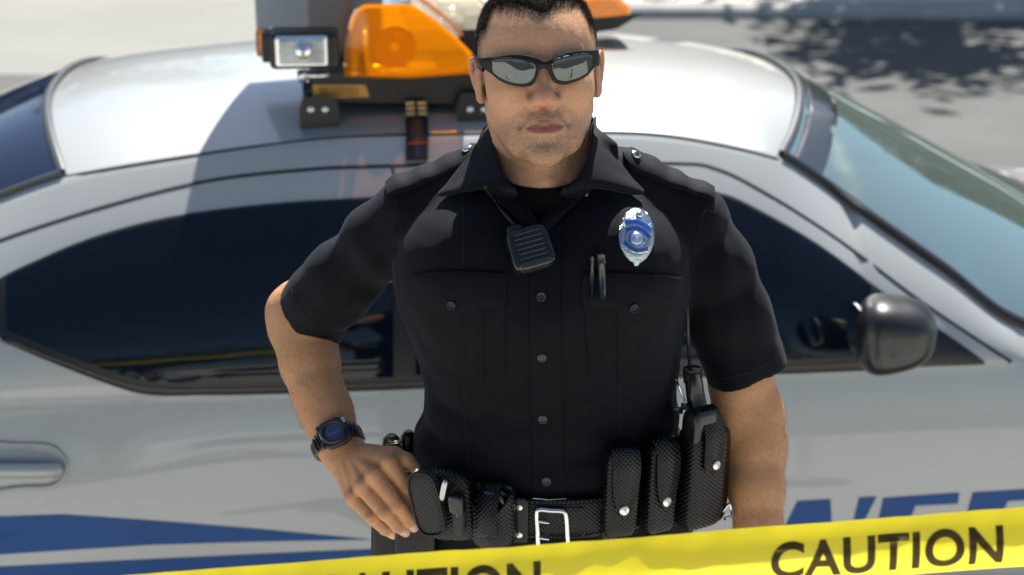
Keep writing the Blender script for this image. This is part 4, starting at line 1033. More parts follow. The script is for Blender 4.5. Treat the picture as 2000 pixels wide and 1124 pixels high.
# buckle
bk = thing_at('belt_buckle', 1076, 1030, 2.10, 'rectangular silver two-prong buckle on the front of the duty belt', 'buckle'); 
xl, xr_, yt_, yb_ = 1045, 1107, 994, 1095
c0, n0 = bpt(0, .011)
def BP(px, py): return A(px, py, 2.106)
q = [BP(1047, 995), BP(1105, 999), BP(1111, 1088), BP(1053, 1086)]; L_ = []
for i in range(4):
    a, b = q[i], q[(i+1) % 4]; L_ += [a+(b-a)*s for s in (.10, .5, .90)]
L_ = spline(L_, 5, closed=True); m_ = MB(); m_.tube(L_+[L_[0]], .0050, n=12, caps=False, flat=.75); m_.build('buckle_frame', M_silver, bk)
for py in (1020, 1052):
    m_ = MB(); m_.tube([BP(1048, py-2), A(1058, py, 2.101), A(1072, py+2, 2.1045)], [.0018, .0018, .0012], n=8); m_.build('prong', M_silver, bk)
tp_ = patch(Surface(*(lambda r: (r.V, r.F))(MB().grid([[bpt(a, .0068, z)[0] for z in np.linspace(-.03, .03, 5)] for a in np.linspace(-.8, .8, 40)]))), [(1048, 990), (1140, 992), (1144, 1085), (1052, 1082)], .003, 14); tp_.build('belt_tip', M_lea, BELT)
m_ = MB(); m_.tube([A(1040, 974, 2.118), A(1072, 977, 2.114), A(1106, 975, 2.118)], .0014, n=8); m_.build('inner_buckle', M_silver, bk)
# keepers
KP = 'leather keepers looped around the duty belt'
for a_, lb in ((.42, 'leather belt keeper beside the right edge of the belt tip'), (-.22, 'leather belt keeper with snaps between buckle and handcuff case')):
    p, n = bpt(a_, .009); r_ = empty('belt_keeper', p, lb, 'belt keeper', KP); t = np.array([-n[1], n[0], 0]); M = Mf(t, n)
    rbox(p, M, (.024, .007, .066), .3, n=12).build('keeper_strap', M_leap, r_)
    for dz in (-.02, .02): 
        m_ = MB(); m_.disc(p+n*.0035+np.array([0, 0, dz]), n, .0045, .0012, 14, .001); m_.build('snap', M_black if a_ > 0 else M_snap, r_)
# magazine pouches
MG = 'magazine pouches on the belt'
r_ = thing_at('magazine_pouch', 1212, 965, 2.125, 'black snap pouch nearest the buckle, lower of the two upright magazine pouches', 'pouch', MG)
pouch(r_, 1210, 962, 2.120, (.050, .032, .122), R(3), .088, .78, yawx=-.05)
r_ = thing_at('magazine_pouch', 1287, 950, 2.135, 'black snap pouch beside the radio holder, higher of the two upright magazine pouches', 'pouch', MG)
pouch(r_, 1285, 950, 2.140, (.050, .034, .128), R(3), .088, .78, yawx=-.05)
# radio in holder
RH = thing_at('radio_holder', 1365, 915, 2.17, 'tall basketweave leather radio holder with strap and silver snap at the hip', 'radio holder')
c, t, n = frame_at(1366, 930, 2.165); Rz = np.array(Matrix.Rotation(-.25, 3, 'Z')); t = Rz@t; n = Rz@n; M = Mf(t, n, R(3))
rbox(c, M, (.064, .042, .145), .32).build('holder_body', M_lea, RH)
strap_path(c, M, [(-.022, .05), (-.020, .085), (-.006, .097), (.008, .094), (.0225, .070), (.0245, .035), (.0245, .012)], .034, .0035, M_lea, 'strap', RH)
m_ = MB(); m_.disc(c+M@np.array([.004, .0268, .024]), M[:, 1], .0066, .0018, 20, .0018); m_.build('snap', M_snap, RH)
RA = thing_at('two_way_radio', 1345, 830, 2.17, 'black two-way radio with stubby antenna standing in its holder', 'radio')
rbox(c+M@np.array([-.010, .004, .045]), M, (.040, .030, .110), .3).build('radio_body', M_plastic, RA)
m_ = MB(); m_.tube([A(1368, 830, 2.185), A(1358, 770, 2.19), A(1352, 722, 2.195)], [.0145, .0125, .0118], n=18); m_.build('antenna_base', M_plastic, RA)
m_ = MB(); m_.tube([A(1352, 724, 2.195), A(1352, 719, 2.195)], [.0128, .0120], n=18); m_.tube([A(1353, 745, 2.195), A(1352, 725, 2.195)], [.0126, .0128], n=18); m_.build('antenna_cap', M_black, RA)
m_ = MB(); m_.tube([A(1348, 722, 2.197), A(1344, 660, 2.202), A(1342, 600, 2.206)], .0024, n=8); m_.build('antenna_whip', M_black, RA)
m_ = MB(); m_.tube([A(1338, 785, 2.185), A(1328, 760, 2.185), A(1320, 741, 2.185)], .0017, n=8); m_.build('belt_clip_wire', M_chrome, RA)
for px, py, rr in ((1322, 800, .008), (1338, 793, .006)):
    m_ = MB(); m_.tube([A(px, py+8, 2.175), A(px+1, py-5, 2.178)], rr, n=14); m_.build('knob', M_black, RA)
# key ring clip behind the radio
KR = thing_at('key_ring_holder', 1410, 920, 2.20, 'small black holder with metal clip behind the radio holder', 'key holder')
c, t, n = frame_at(1400, 925, 2.205); M = Mf(t, n, R(3)); rbox(c, M, (.034, .030, .135), .4).build('holder_body', M_leap, KR)
for k, (px, py) in enumerate(((1388, 826), (1393, 836), (1399, 846), (1404, 838))):
    m_ = MB(); m_.tube([A(px-4, py+10, 2.20), A(px, py, 2.195), A(px+5, py+4, 2.20), A(px+4, py+14, 2.20)], .0022, n=8); m_.build('clip', M_black, KR)
m_ = MB(); m_.tube(spline([A(1412, 1000, 2.19), A(1424, 985, 2.19), A(1428, 996, 2.19), A(1430, 1008, 2.185), A(1414, 1014, 2.18)], 5), .0024, n=8); m_.build('clip', M_silver, KR)
# handcuff case
HC = thing_at('handcuff_case', 962, 1005, 2.12, 'open-topped black leather handcuff case left of the buckle', 'handcuff case')
c, t, n = frame_at(962, 1008, 2.112); M = Mf(t, n, R(-2))
def cup(c, M, w_, d_, h_, cut):
    rows = []
    for k in range(33):
        a = math.pi*k/32; x = -math.cos(a)*w_/2; y = math.sin(a)**.6*d_; row = []
        for j in range(13):
            s = j/12; zt = h_/2-cut*math.sin(a)**2; z = -h_/2+(zt+h_/2)*s; bl = 1-.25*(1-min(1, (z+h_/2)/(.25*h_)))**2; row.append(c+M@np.array([x*bl, -.006+y*bl, z]))
        rows.append(row)
    m_ = MB(); m_.grid(rows); return m_
cup(c, M, .062, .030, .082, .030).build('case_body', M_lea, HC, solid=.003)
rbox(c+M@np.array([0, -.008, .0]), M, (.062, .005, .088), .3, n=12).build('case_back', M_leap, HC)
strap_path(c, M, [(-.010, .046), (0, .044), (.018, .030), (.028, .010), (.029, -.012), (.026, -.022)], .030, .003, M_lea, 'case_strap', HC)
CU = thing_at('handcuffs', 965, 985, 2.12, 'dark metal handcuffs sitting inside the leather case', 'handcuffs'); M_gun = mat('gunmetal', (.10, .10, .105), .22, metal=1)
for k, (dx, dy) in enumerate(((0, .010), (.004, .001))):
    m_ = MB(); m_.tube([c+M@np.array([dx+.024*math.cos(a), dy, .010+.026*math.sin(a)]) for a in np.linspace(-.5, math.pi+.5, 30)], .0032, n=8, flat=1.4); m_.build('cuff', M_gun, CU)
m_ = MB(); m_.tube([A(983, 968, 2.10), A(990, 985, 2.098), A(993, 1010, 2.098)], .003, n=8); m_.build('ratchet', M_gun, CU)
KY = thing_at('keys', 953, 1065, 2.11, 'small silver keys hanging below the handcuff case', 'keys')
m_ = MB(); m_.tube([A(945, 1058, 2.105), A(960, 1058, 2.105)], .0022, n=8); m_.build('key_ring', M_silver, KY)
m_ = MB(); m_.box(A(953, 1074, 2.104), (.0065, .0016, .024)); m_.box(A(957, 1078, 2.104), (.003, .0015, .006)); m_.build('key', M_silver, KY)
# glove / phone pouch
GP = thing_at('phone_pouch', 862, 995, 2.11, 'large rounded black textured pouch under the fingertips of the hand', 'pouch')
c, t, n = frame_at(864, 990, 2.122); Rz = np.array(Matrix.Rotation(.12, 3, 'Z')); M = Mf(Rz@t, Rz@n, R(-9))
rbox(c+M@np.array([.008, -.010, 0]), M, (.075, .038, .098), .42).build('pouch_body', M_lea, GP)
fl = [(815, 932), (833, 918), (858, 918), (866, 940), (864, 985), (862, 1030), (852, 1040), (828, 1032), (811, 1005), (802, 960)]
c2 = c+M@np.array([-.010, .018, .013]); fm_ = rbox(c2, Mf(Rz@t, Rz@n, R(-13)), (.044, .017, .090), .55); fm_.build('flap', leather('textured_vinyl', (.022, .022, .021), True, .6), GP)
hp_ = [c2+Mf(Rz@t, Rz@n, R(-13))@np.array([.0212*math.copysign(abs(math.cos(a))**.55, math.cos(a)), .0065, .044*math.copysign(abs(math.sin(a))**.55, math.sin(a))]) for a in np.linspace(0, 2*math.pi, 60)]
m_ = MB(); m_.tube(hp_, .0019, n=8, caps=False); m_.build('flap_piping', M_leap, GP)
m_ = MB(); m_.tube([A(812, 948, 2.118), A(812, 928, 2.121), A(819, 919, 2.124)], [.0062, .0068, .0058], n=16); m_.build('steel_corner', M_silver, GP)
rbox(A(867, 958, 2.095), Mf(t, n, R(12)), (.009, .008, .032), .6, n=12).build('steel_tab', mat('steel_tab', (.4, .41, .42), .25, metal=1), GP)
BC = thing_at('belt_clip', 893, 995, 2.09, 'small matte black clip strapped on the pouch beside the handcuff case', 'clip')
rbox(A(893, 985, 2.092), Mf(t, n, R(-6)), (.022, .014, .026), .35, n=12).build('clip_head', M_plastic, BC)
rbox(A(896, 1018, 2.094), Mf(t, n, R(-2)), (.019, .008, .040), .3, n=12, taper=.35).build('clip_tongue', mat('matte_webbing', (.03, .03, .028), .7, bump=.5, bscale=600), BC)
m_ = MB(); m_.tube([A(888, 1000, 2.086), A(893, 996, 2.084), A(893, 1010, 2.084)], .0014, n=8); m_.build('clip_pin', M_silver, BC)
# holster and pistol grip behind the hand
HS = thing_at('holster', 790, 1030, 2.25, 'tall black leather holster on the hip behind the hand', 'holster')
c, t, n = frame_at(775, 1040, 2.245); M = Mf(np.array([1., 0, 0]), np.array([0, -1., 0]), R(2))
rbox(A(768, 1030, 2.25), M, (.060, .075, .20), .35).build('holster_body', M_leap, HS)
rbox(A(812, 1070, 2.17), M, (.060, .05, .10), .4).build('holster_guard', M_leap, HS)
PG = thing_at('pistol', 765, 870, 2.26, 'black pistol grip with ribbed back standing in the holster', 'pistol')
m_ = MB(); P_ = [A(766, 935, 2.262), A(766, 900, 2.26), A(765, 872, 2.258), A(765, 858, 2.258), A(765, 850, 2.258)]; m_.tube(P_, [.0145, .0142, .0138, .0120, .0065], n=20); m_.build('grip', M_plastic, PG)
for k in range(8):
    py = 856+4.2*k; r0 = .0146 if k > 1 else .013; m_ = MB(); cc = A(768, py, 2.258); m_.tube([cc+r0*np.array([math.sin(a), -math.cos(a), 0]) for a in np.linspace(-.35, 1.1, 10)], .00075, n=6); m_.build('grip_rib', mat('rib_teal', (.03, .05, .05), .2, coat=.5) if k == 0 else bpy.data.materials['rib_teal'], PG)
m_ = MB(); m_.tube([A(800, 930, 2.275), A(799, 880, 2.272), A(798, 852, 2.272), A(798, 842, 2.272)], [.013, .013, .011, .005], n=18); m_.build('backstrap', M_plastic, PG)

# ------------------------------------------------------------------ wristwatch
WC = thing_at('wristwatch', 664, 868, 2.21, 'chunky black digital wristwatch with blue display on the wrist', 'watch')
M_res = mat('watch_resin', (.014, .014, .015), .38, coat=.2, bump=.2, bscale=800)
wc_, wn = BS.hit(664, 869); ax = fdir; wn = wn-ax*(wn@ax); wn /= np.linalg.norm(wn); ws_ = np.cross(ax, wn); mid = fore[5]+(fore[4]-fore[5])*.04
# strap loop around the wrist
rows = []
hits = []
for k in range(40):
    a = 2*math.pi*k/40; d = math.cos(a)*wn+math.sin(a)*ws_; org = mid+d*.08; h = BS.t.ray_cast(Vector(org), Vector(-d))
    r0 = (.08-h[3]) if h[0] is not None and h[3] < .08 else .028; hits.append(min(max(r0, .020), .034))
hits = np.array(hits); hits = (hits+np.roll(hits, 1)+np.roll(hits, -1))/3
for k in range(40):
    a = 2*math.pi*k/40; d = math.cos(a)*wn+math.sin(a)*ws_; r0 = hits[k]+.0006; rib = .0009 if k % 2 else 0; hw = .0095
    rows.append([mid+d*(r0+h_)+ax*s for s, h_ in ((-hw, 0), (-hw, .0025+rib), (-hw*.4, .0036+rib), (hw*.4, .0036+rib), (hw, .0025+rib), (hw, 0))])
m_ = MB(); m_.grid(rows, closeu=True, closev=True); m_.build('strap', M_res, WC, smooth=False)
face_c = mid+wn*(hits[0]+.005)
WM = np.array([ax, ws_, wn]).T
rbox(face_c, WM, (.043, .040, .012), .55, n=22).build('case', M_res, WC)
def ringtube(c, r, rad, m, nm, parent, n=48, w_=None, flat=1.0):
    m_ = MB(); P_ = [c+WM@np.array([r*math.cos(t), r*math.sin(t), 0]) for t in np.linspace(0, 2*math.pi, n)]; m_.tube(P_, rad, n=8, caps=False, up=w_, flat=flat); return m_.build(nm, m, parent)
ringtube(face_c+wn*.0062, .0155, .0030, M_res, 'bezel', WC)
m_ = MB(); m_.disc(face_c+wn*.0052, wn, .0136, .0012, 32); m_.build('display', mat('watch_display', (.018, .035, .085), .12, coat=1), WC)
for k, (sx, sy) in enumerate(((-1, -1), (-1, 1), (1, -1), (1, 1))):
    rbox(face_c+WM@np.array([sx*.0135, sy*.0185, .001]), WM, (.009, .006, .007), .6, n=10).build('watch_button', M_silver if (sx, sy) == (-1, -1) else M_res, WC)
for sx in (-1, 1):
    for j in range(3):
        rbox(face_c+WM@np.array([0, sx*(.0215+.0042*j), -.0030-.0020*j*j]), WM, (.024-.002*j, .0028, .005), .5, n=8).build('strap_link', M_res, WC)
rbox(face_c+WM@np.array([-.001, .017, .0052]), WM, (.010, .005, .003), .5, n=8).build('watch_emblem', mat('watch_marking', (.25, .27, .3), .3), WC)
ds = mat('watch_digits', (.05, .10, .2), .3)
for k in range(4):
    m_ = MB(); m_.box(face_c+WM@np.array([.001, -.0066+.0042*k, .0067]), (.0055, .0026, .0003), WM); m_.build('digit', ds, WC)

# ------------------------------------------------------------------ shoulder microphone
MI = thing_at('shoulder_microphone', 1033, 492, 2.10, 'black ribbed radio microphone clipped on the shirt placket', 'microphone')
a_, n_ = SS.hit(1034, 495); n_ = n_/np.linalg.norm(n_); n_ = np.array([n_[0]*.3, n_[1], n_[2]]); n_ /= np.linalg.norm(n_)
t_ = np.cross(n_, [0, 0, 1.]); t_ = -t_/np.linalg.norm(t_); t_ = t_ if t_[0] > 0 else -t_; z_ = np.cross(t_, -n_); z_ = z_ if z_[2] > 0 else -z_
ro = R(15); t2 = t_*math.cos(ro)+z_*math.sin(ro); z2 = z_*math.cos(ro)-t_*math.sin(ro); MM = np.array([t2, n_, z2]).T; mcn = a_+n_*.018
rbox(mcn, MM, (.054, .030, .056), .34, n=24, taper=-.08).build('microphone_body', M_plastic, MI)
for k in range(6):
    y0 = .019-.0066*k; m_ = MB(); m_.tube([mcn+MM@np.array([x, .0150, y0]) for x in np.linspace(-.018, .018, 6)], .0009, n=6); m_.build('grille_bar', mat('grille_edge', (.05, .05, .045), .3) if k == 0 else bpy.data.materials['grille_edge'], MI)
rbox(mcn+MM@np.array([0, .006, -.0235]), MM, (.044, .022, .010), .4, n=14).build('grille_lip', mat('lip_plastic', (.03, .03, .027), .22, coat=.4), MI)
m_ = MB(); cb = [A(948, 368, 2.145), S_(962, 392, .004), S_(980, 418, .005), S_(1000, 445, .008), mcn+MM@np.array([-.016, 0, .030])]; m_.tube(spline(cb, 6), .0024, n=8); m_.build('cable', M_black, MI)
rbox(mcn+MM@np.array([-.012, -.002, .028]), MM, (.022, .018, .016), .5, n=12).build('cable_boot', M_plastic, MI)

# ------------------------------------------------------------------ badge
BD = thing_at('badge', 1241, 466, 2.11, 'silver oval police badge with blue enamel bands on the chest', 'badge')
def badge_pts(k=1.0):
    c = np.array([1241, 463]); out = []
    for t in np.linspace(0, 2*math.pi, 56, endpoint=False):
        x = 33.5*math.sin(t); y = -52*math.cos(t)
        if y > 12: x *= 1-.12*((y-12)/40)**1.5
        sc = 1+.010*math.sin(18*t)
        if abs(t-math.pi) < .13: y += 5
        out.append((c[0]+x*k*sc, c[1]+y*k*sc+.05*x))
    return out
M_badge = mat('badge_metal', (.36, .42, .50), .30, metal=1, bump=1.6, bscale=260, var=.12, vscale=120); M_enamel = mat('blue_enamel', (.008, .045, .26), .15, coat=1)
patch(SS, badge_pts(), .004, 5, lift=.002, puff=.008).build('shield', M_badge, BD)
bdo = [o_ for o_ in BD.children][0]; BSF = Surface([tuple(v.co) for v in bdo.data.vertices], [tuple(p.vertices) for p in bdo.data.polygons])
def arc_poly(pts, wd):
    P_ = np.array([p[:2] for p in spline([(a, b, 0) for a, b in pts], 6)]); d = np.gradient(P_, axis=0); d /= np.linalg.norm(d, axis=1)[:, None]+1e-9; nn = np.stack([-d[:, 1], d[:, 0]], 1)*wd/2
    return [tuple(p) for p in P_+nn]+[tuple(p) for p in (P_-nn)[::-1]]
for pts, wd in (([(1222, 436), (1241, 434), (1256, 440), (1270, 451)], 7.5), ([(1223, 450), (1240, 446), (1256, 452), (1267, 465)], 8), ([(1219, 474), (1232, 485), (1247, 490), (1264, 486)], 7.5)):
    patch(BSF, arc_poly(pts, wd+3.5), .0012, 4, lift=.0004).build('band_rim', M_silver, BD)
    patch(BSF, arc_poly(pts, wd), .0008, 4, lift=.0014).build('enamel_band', M_enamel, BD)
a_, n_ = BSF.hit(1243, 467); m_ = MB(); m_.disc(a_, n_, .0098, .0022, 24, .0005); m_.build('seal_rim', M_enamel, BD); m_ = MB(); m_.disc(a_+n_*.0012, n_, .0082, .0018, 24, .0015); m_.build('seal', mat('seal_metal', (.42, .50, .60), .3, metal=.8), BD)
a_, n_ = BSF.hit(1248, 421); m_ = MB(); m_.disc(a_, n_, .0045, .003, 14, .002); m_.build('crest', M_silver, BD)
for k in range(9):
    t = -.9+.22*k
    for s in (-1, 1):
        p = [(1241+s*(24+3*math.cos(t*2))-s*5, 466+24*t+4), (1241+s*(29+2*math.cos(t))-s*1, 462+24*t-3)]
        ribbon(BSF, p, .0011, .0012).build('feather_rib', M_silver, BD)
patch(BSF, [(1230, 494), (1256, 498), (1252, 506), (1232, 503)], .001, 4, lift=.0006).build('number_panel', bpy.data.materials['seal_metal'], BD)
# ------------------------------------------------------------------ pens
for (x0, y0, x1, y1, r0, mm, lb) in ((1158, 504, 1156, 580, .0032, M_plastic, 'slim dark pen with small clip, left of the two in the chest pocket'), (1174, 500, 1176, 580, .0050, mat('grey_pen', (.035, .038, .042), .35, coat=.3), 'thicker grey pen with flat cap, right of the two in the chest pocket')):
    a, n = SS.hit(x0, y0); b, n2 = SS.hit(x1, y1); PN = empty('pen', a, lb, 'pen', 'pens in the chest pocket'); o1 = n*.010; o2 = n2*.0105
    m_ = MB(); m_.tube([a+o1, a+(b-a)*.22+o1], r0*1.12, n=12); m_.build('pen_cap', mm, PN)
    m_ = MB(); m_.tube([a+(b-a)*.22+o1, b+o2], [r0, r0*.9], n=12); m_.build('pen_barrel', mm, PN)
    m_ = MB(); m_.tube([a+o1*1.4, a+(b-a)*.5+o1*1.35, a+(b-a)*.9+o2*1.35], r0*.35, n=6); m_.build('pen_clip', M_gun, PN)
# ------------------------------------------------------------------ sunglasses
GL = empty('sunglasses', H2W(np.array([0, .1, 0]))[0], 'wraparound black sunglasses with mirrored lenses worn by the officer', 'sunglasses')
gx = np.linspace(-.085, .085, 60); gz = np.linspace(-.06, .06, 30); m_ = MB()
m_.grid([[H2W(np.array([x, .1085-8.2*x*x-1.2*z*z+.19*z, z]))[0] for z in gz] for x in gx]); GS = Surface(m_.V, m_.F)
M_frame = mat('sunglass_frame', (.005, .005, .0045), .42, spec=.3); M_lens = mat('mirror_lens', (.115, .13, .13), .03, metal=1.0)
outer = sp2([(934, 114), (968, 112), (994, 108), (1021, 108), (1045, 113), (1062, 120), (1076, 117), (1096, 107), (1119, 101), (1145, 99), (1168, 98)], 4)+sp2([(1169, 109), (1167, 125), (1157, 135), (1148, 146), (1135, 155), (1111, 164), (1092, 165), (1080, 159), (1072, 144.6), (1068, 137), (1061.5, 134), (1055, 137.5), (1050, 149), (1042, 165), (1027, 169.5), (1002, 167), (978, 158), (959, 143), (943, 132), (935, 120)], 4)
L1 = sp2([(962, 117), (978, 113.5), (1002, 113), (1022, 115), (1037, 118), (1047, 124), (1049, 135), (1045, 151), (1037, 161), (1025, 165), (1006, 164), (984, 156), (966.5, 144), (961, 131)], 4)
L2 = sp2([(1074, 125), (1082, 116), (1105, 109), (1131, 105), (1148, 105), (1155, 111), (1155, 127), (1148.5, 140), (1131, 152), (1111, 159), (1094, 160), (1084, 155), (1077, 141)], 4)
patch(GS, outer, .0030, 5, edge=.4).build('frame', M_frame, GL)
for L_ in (L1, L2):
    cL = np.mean(np.array(L_), 0); L_ = [tuple(cL+(np.array(p)-cL)*np.array([.97, .95])) for p in L_]
    patch(GS, L_, .0012, 3.2, lift=.0022, edge=.9, puff=.0015).build('lens', M_lens, GL)
    rp = [GS.hit(x, y)[0]+GS.hit(x, y)[1]*.0028 for x, y in L_]; m_ = MB(); m_.tube(rp+[rp[0]], .0011, n=6, caps=False); m_.build('lens_rim', M_frame, GL)
for s in (-1, 1):
    P_ = H2W(np.array([[s*.0725, .062, .010], [s*.0765, .040, .013], [s*.0790, .012, .014], [s*.0800, -.010, .014]])); m_ = MB(); m_.tube(spline(P_, 5), [.0075]*5+[.0055]*5+[.0035]*6, n=10, flat=1.0); 
    # flatten the temple sideways
    m_.V = [tuple(v) for v in m_.V]; W_ = W2H(np.array(m_.V)); cx = s*np.interp(W_[:, 1], [-.01, .012, .04, .062], [.0815, .0800, .0785, .0735]); W_[:, 0] = cx+(W_[:, 0]-cx)*.28; m_.V = [tuple(v) for v in H2W(W_)]
    m_.build('temple', M_frame, GL)

# ================================================================== CAUTION TAPE
M_tape = bpy.data.materials.new('caution_tape_plastic'); M_tape.use_nodes = True
def tape_mat(name, col, tcol, tr, gl=.08):
    m = bpy.data.materials.new(name); m.use_nodes = True; n = m.node_tree; L = n.links; n.nodes.remove(n.nodes['Principled BSDF']); o = n.nodes['Material Output']
    d = n.nodes.new('ShaderNodeBsdfDiffuse'); d.inputs['Color'].default_value = (*col, 1); t = n.nodes.new('ShaderNodeBsdfTranslucent'); t.inputs['Color'].default_value = (*tcol, 1)
    g = n.nodes.new('ShaderNodeBsdfGlossy'); g.inputs['Roughness'].default_value = .25; m1 = n.nodes.new('ShaderNodeMixShader'); m1.inputs[0].default_value = tr; L.new(d.outputs[0], m1.inputs[1]); L.new(t.outputs[0], m1.inputs[2])
    m2 = n.nodes.new('ShaderNodeMixShader'); m2.inputs[0].default_value = gl; L.new(m1.outputs[0], m2.inputs[1]); L.new(g.outputs[0], m2.inputs[2]); L.new(m2.outputs[0], o.inputs['Surface']); return m
M_tape = tape_mat('caution_tape_plastic', (1.0, .80, .014), (1.0, .84, .02), .50); M_ink = tape_mat('tape_ink', (.035, .026, .006), (.12, .08, .006), .35, .03)
TP = empty('caution_tape', A(1300, 1095, 1.62), 'taut yellow plastic caution tape printed with dark letters in front of the officer', 'barrier tape')
TX = [(-1400, 1255), (280, 1122), (720, 1088), (1100, 1061), (1560, 1024), (2000, 990), (3600, 868)]
def tape_pt(px, t):
    """t 0 at the top edge, 1 at the bottom"""
    y = np.interp(px, [a for a, b in TX], [b for a, b in TX]); Yd = 1.62; p = A(px, y, Yd); sc = 1.0
    h = .0620; b = 1-(2*t-.85)**2; dn = np.array([0, -.30, -1.0]); dn /= np.linalg.norm(dn)
    wv = .0007*math.sin(px/37)+.0005*math.sin(px/13.3+2+3*t)+.0012*math.sin(px/160.+2*t)
    return p+dn*h*t*.98+np.array([0, -.010*(1-(2*t-1)**2)+wv*math.cos(t*5+px/300.), .0003*math.sin(px/55.)])
m_ = MB(); m_.grid([[tape_pt(px, t) for t in np.linspace(0, 1, 12)] for px in np.arange(-1400, 3601, 8)]); m_.build('tape_band', M_tape, TP)
cu = bpy.data.curves.new('txt', 'FONT'); cu.body = 'CAUTION'; cu.size = 1.0; cu.offset = .028; cu.space_character = 1.06; cu.resolution_u = 6
to = bpy.data.objects.new('txt', cu); COL.objects.link(to); dg = bpy.context.evaluated_depsgraph_get(); tm = bpy.data.meshes.new_from_object(to.evaluated_get(dg)); 
bpy.data.objects.remove(to); bpy.data.curves.remove(cu)
bmx = bmesh.new(); bmx.from_mesh(tm)
bmesh.ops.subdivide_edges(bmx, edges=[e for e in bmx.edges if e.calc_length() > .08], cuts=4); bmesh.ops.triangulate(bmx, faces=bmx.faces)
tv_ = np.array([v.co for v in bmx.verts]); tf_ = [tuple(v.index for v in f.verts) for f in bmx.faces]; bmx.free(); bpy.data.meshes.remove(tm)
x0, x1 = tv_[:, 0].min(), tv_[:, 0].max(); y0, y1 = 0, .70
tv_n = [(a-x0)/(x1-x0) for a in tv_[:, 0]]; th_ = [(b-tv_[:, 1].min())/(tv_[:, 1].max()-tv_[:, 1].min()) for b in tv_[:, 1]]
for xs_, xe in ((-1190, -742), (-292, 156), (608, 1056), (1503, 1955), (2402, 2852)):
    V_ = []
    for a, b in zip(tv_n, th_):
        px = xs_+(xe-xs_)*a; t = .215+.66*(1-b); p = tape_pt(px, t); V_.append(p+np.array([0, -.0008, .0002]))
    link('printed_word', V_, tf_, M_ink, TP, smooth=True)
for sx, px in ((-1, -1400), (1, 3600)):
    p = tape_pt(px, .5); st = empty('barrier_post', (p[0], p[1]+.02, .13), 'grey metal barrier post holding the %s end of the tape' % ('left' if sx < 0 else 'right'), 'barrier post', 'posts holding the tape')
    m_ = MB(); m_.tube([(p[0], p[1]+.02, .13), (p[0], p[1]+.02, p[2]+.12)], .02, n=16); m_.build('post', mat('post_grey', (.25, .25, .24), .5), st)
    m_ = MB(); m_.disc((p[0], p[1]+.02, .13), (0, 0, 1), .16, .04, 24); m_.build('base', M_rub, st)

# ================================================================== ROOF BEACONS
M_amber = bpy.data.materials.new('amber_lens'); M_amber.use_nodes = True
def lens_mat(name, col, fac=.45, tcol=None):
    m = bpy.data.materials.new(name); m.use_nodes = True; n = m.node_tree; L = n.links; b = n.nodes['Principled BSDF']; o = n.nodes['Material Output']
    b.inputs['Base Color'].default_value = (*col, 1); b.inputs['Roughness'].default_value = .12; b.inputs['Coat Weight'].default_value = 1
    t = n.nodes.new('ShaderNodeBsdfTranslucent'); t.inputs['Color'].default_value = (*(tcol or col), 1); tr = n.nodes.new('ShaderNodeBsdfTransparent'); tr.inputs['Color'].default_value = (*(tcol or col), 1)
    m1 = n.nodes.new('ShaderNodeMixShader'); m1.inputs[0].default_value = .5; L.new(b.outputs[0], m1.inputs[1]); L.new(t.outputs[0], m1.inputs[2])
    m2 = n.nodes.new('ShaderNodeMixShader'); m2.inputs[0].default_value = fac; L.new(m1.outputs[0], m2.inputs[1]); L.new(tr.outputs[0], m2.inputs[2])
    g = n.nodes.new('ShaderNodeBsdfGlossy'); g.inputs['Roughness'].default_value = .03; fr = n.nodes.new('ShaderNodeFresnel'); fr.inputs['IOR'].default_value = 1.5; m3 = n.nodes.new('ShaderNodeMixShader'); L.new(fr.outputs[0], m3.inputs[0]); L.new(m2.outputs[0], m3.inputs[1]); L.new(g.outputs[0], m3.inputs[2]); L.new(m3.outputs[0], o.inputs['Surface']); return m
M_amber = lens_mat('amber_lens', (.70, .28, .010), .62, (1.0, .55, .05)); M_clear = lens_mat('clear_lens', (.55, .52, .42), .6, (.95, .9, .8))
M_refl = mat('lamp_reflector', (.8, .78, .7), .15, metal=1)
LB = empty('light_bar', K(-.1, .9, 1.5), 'black roof light bar with amber and clear beacon pods', 'light bar')
def KW(px, py, w_): u, z = onw(px, py, w_); return K(u, w_, z)
def pod(prof_px, w0, w1, m, nm, base=True, r=.012):
    """side profile (pixels at lateral distance w0) swept across the bar"""
    P2 = [onw(x, y, w0) for x, y in prof_px]; cen = np.mean(P2, 0); rows = []
    n_ = 8
    for k in range(n_+1):
        s = k/n_; ww = w0+(w1-w0)*s; e = min(s, 1-s)*n_; sh = 1-.10*max(0, 1-e)**2 if e < 1 else 1
        rows.append([K(cen[0]+(p[0]-cen[0])*sh, ww, cen[1]+(p[1]-cen[1])*sh) for p in P2])
    m_ = MB(); m_.grid(rows, closev=True); N_ = len(P2); m_.F.append(tuple(range(N_))[::-1]); k0 = n_*N_; m_.F.append(tuple(k0+j for j in range(N_)))
    return m_.build(nm, m, LB, smooth=False, bevel=r)
PR = [(672, 148), (672, 95), (686, 38), (694, 22), (706, 14), (800, 13), (815, 22), (850, 45), (893, 80), (925, 112), (923, 142), (800, 152)]
pod(PR, .36, .62, M_amber, 'amber_pod')
lamp_c = KW(770, 85, .48)
m_ = lathe(lamp_c, DW*-1, [(.05, .046), (.02, .040), (-.01, .022), (-.02, .001)], 24); m_.build('reflector', mat('amber_reflector', (.9, .5, .06), .15, metal=1), LB)
m_ = MB(); m_.tube([lamp_c+DW*.01, lamp_c-DW*.035], [.008, .010], n=12); m_.build('bulb', mat('bulb_glass', (1, .75, .15), .1, coat=1), LB)
m_ = MB(); m_.box(KW(712, 95, .46), (.012, .16, .085), Mx); m_.build('mirror_plate', mat('pale_plate', (.75, .62, .4), .25, metal=.6), LB)
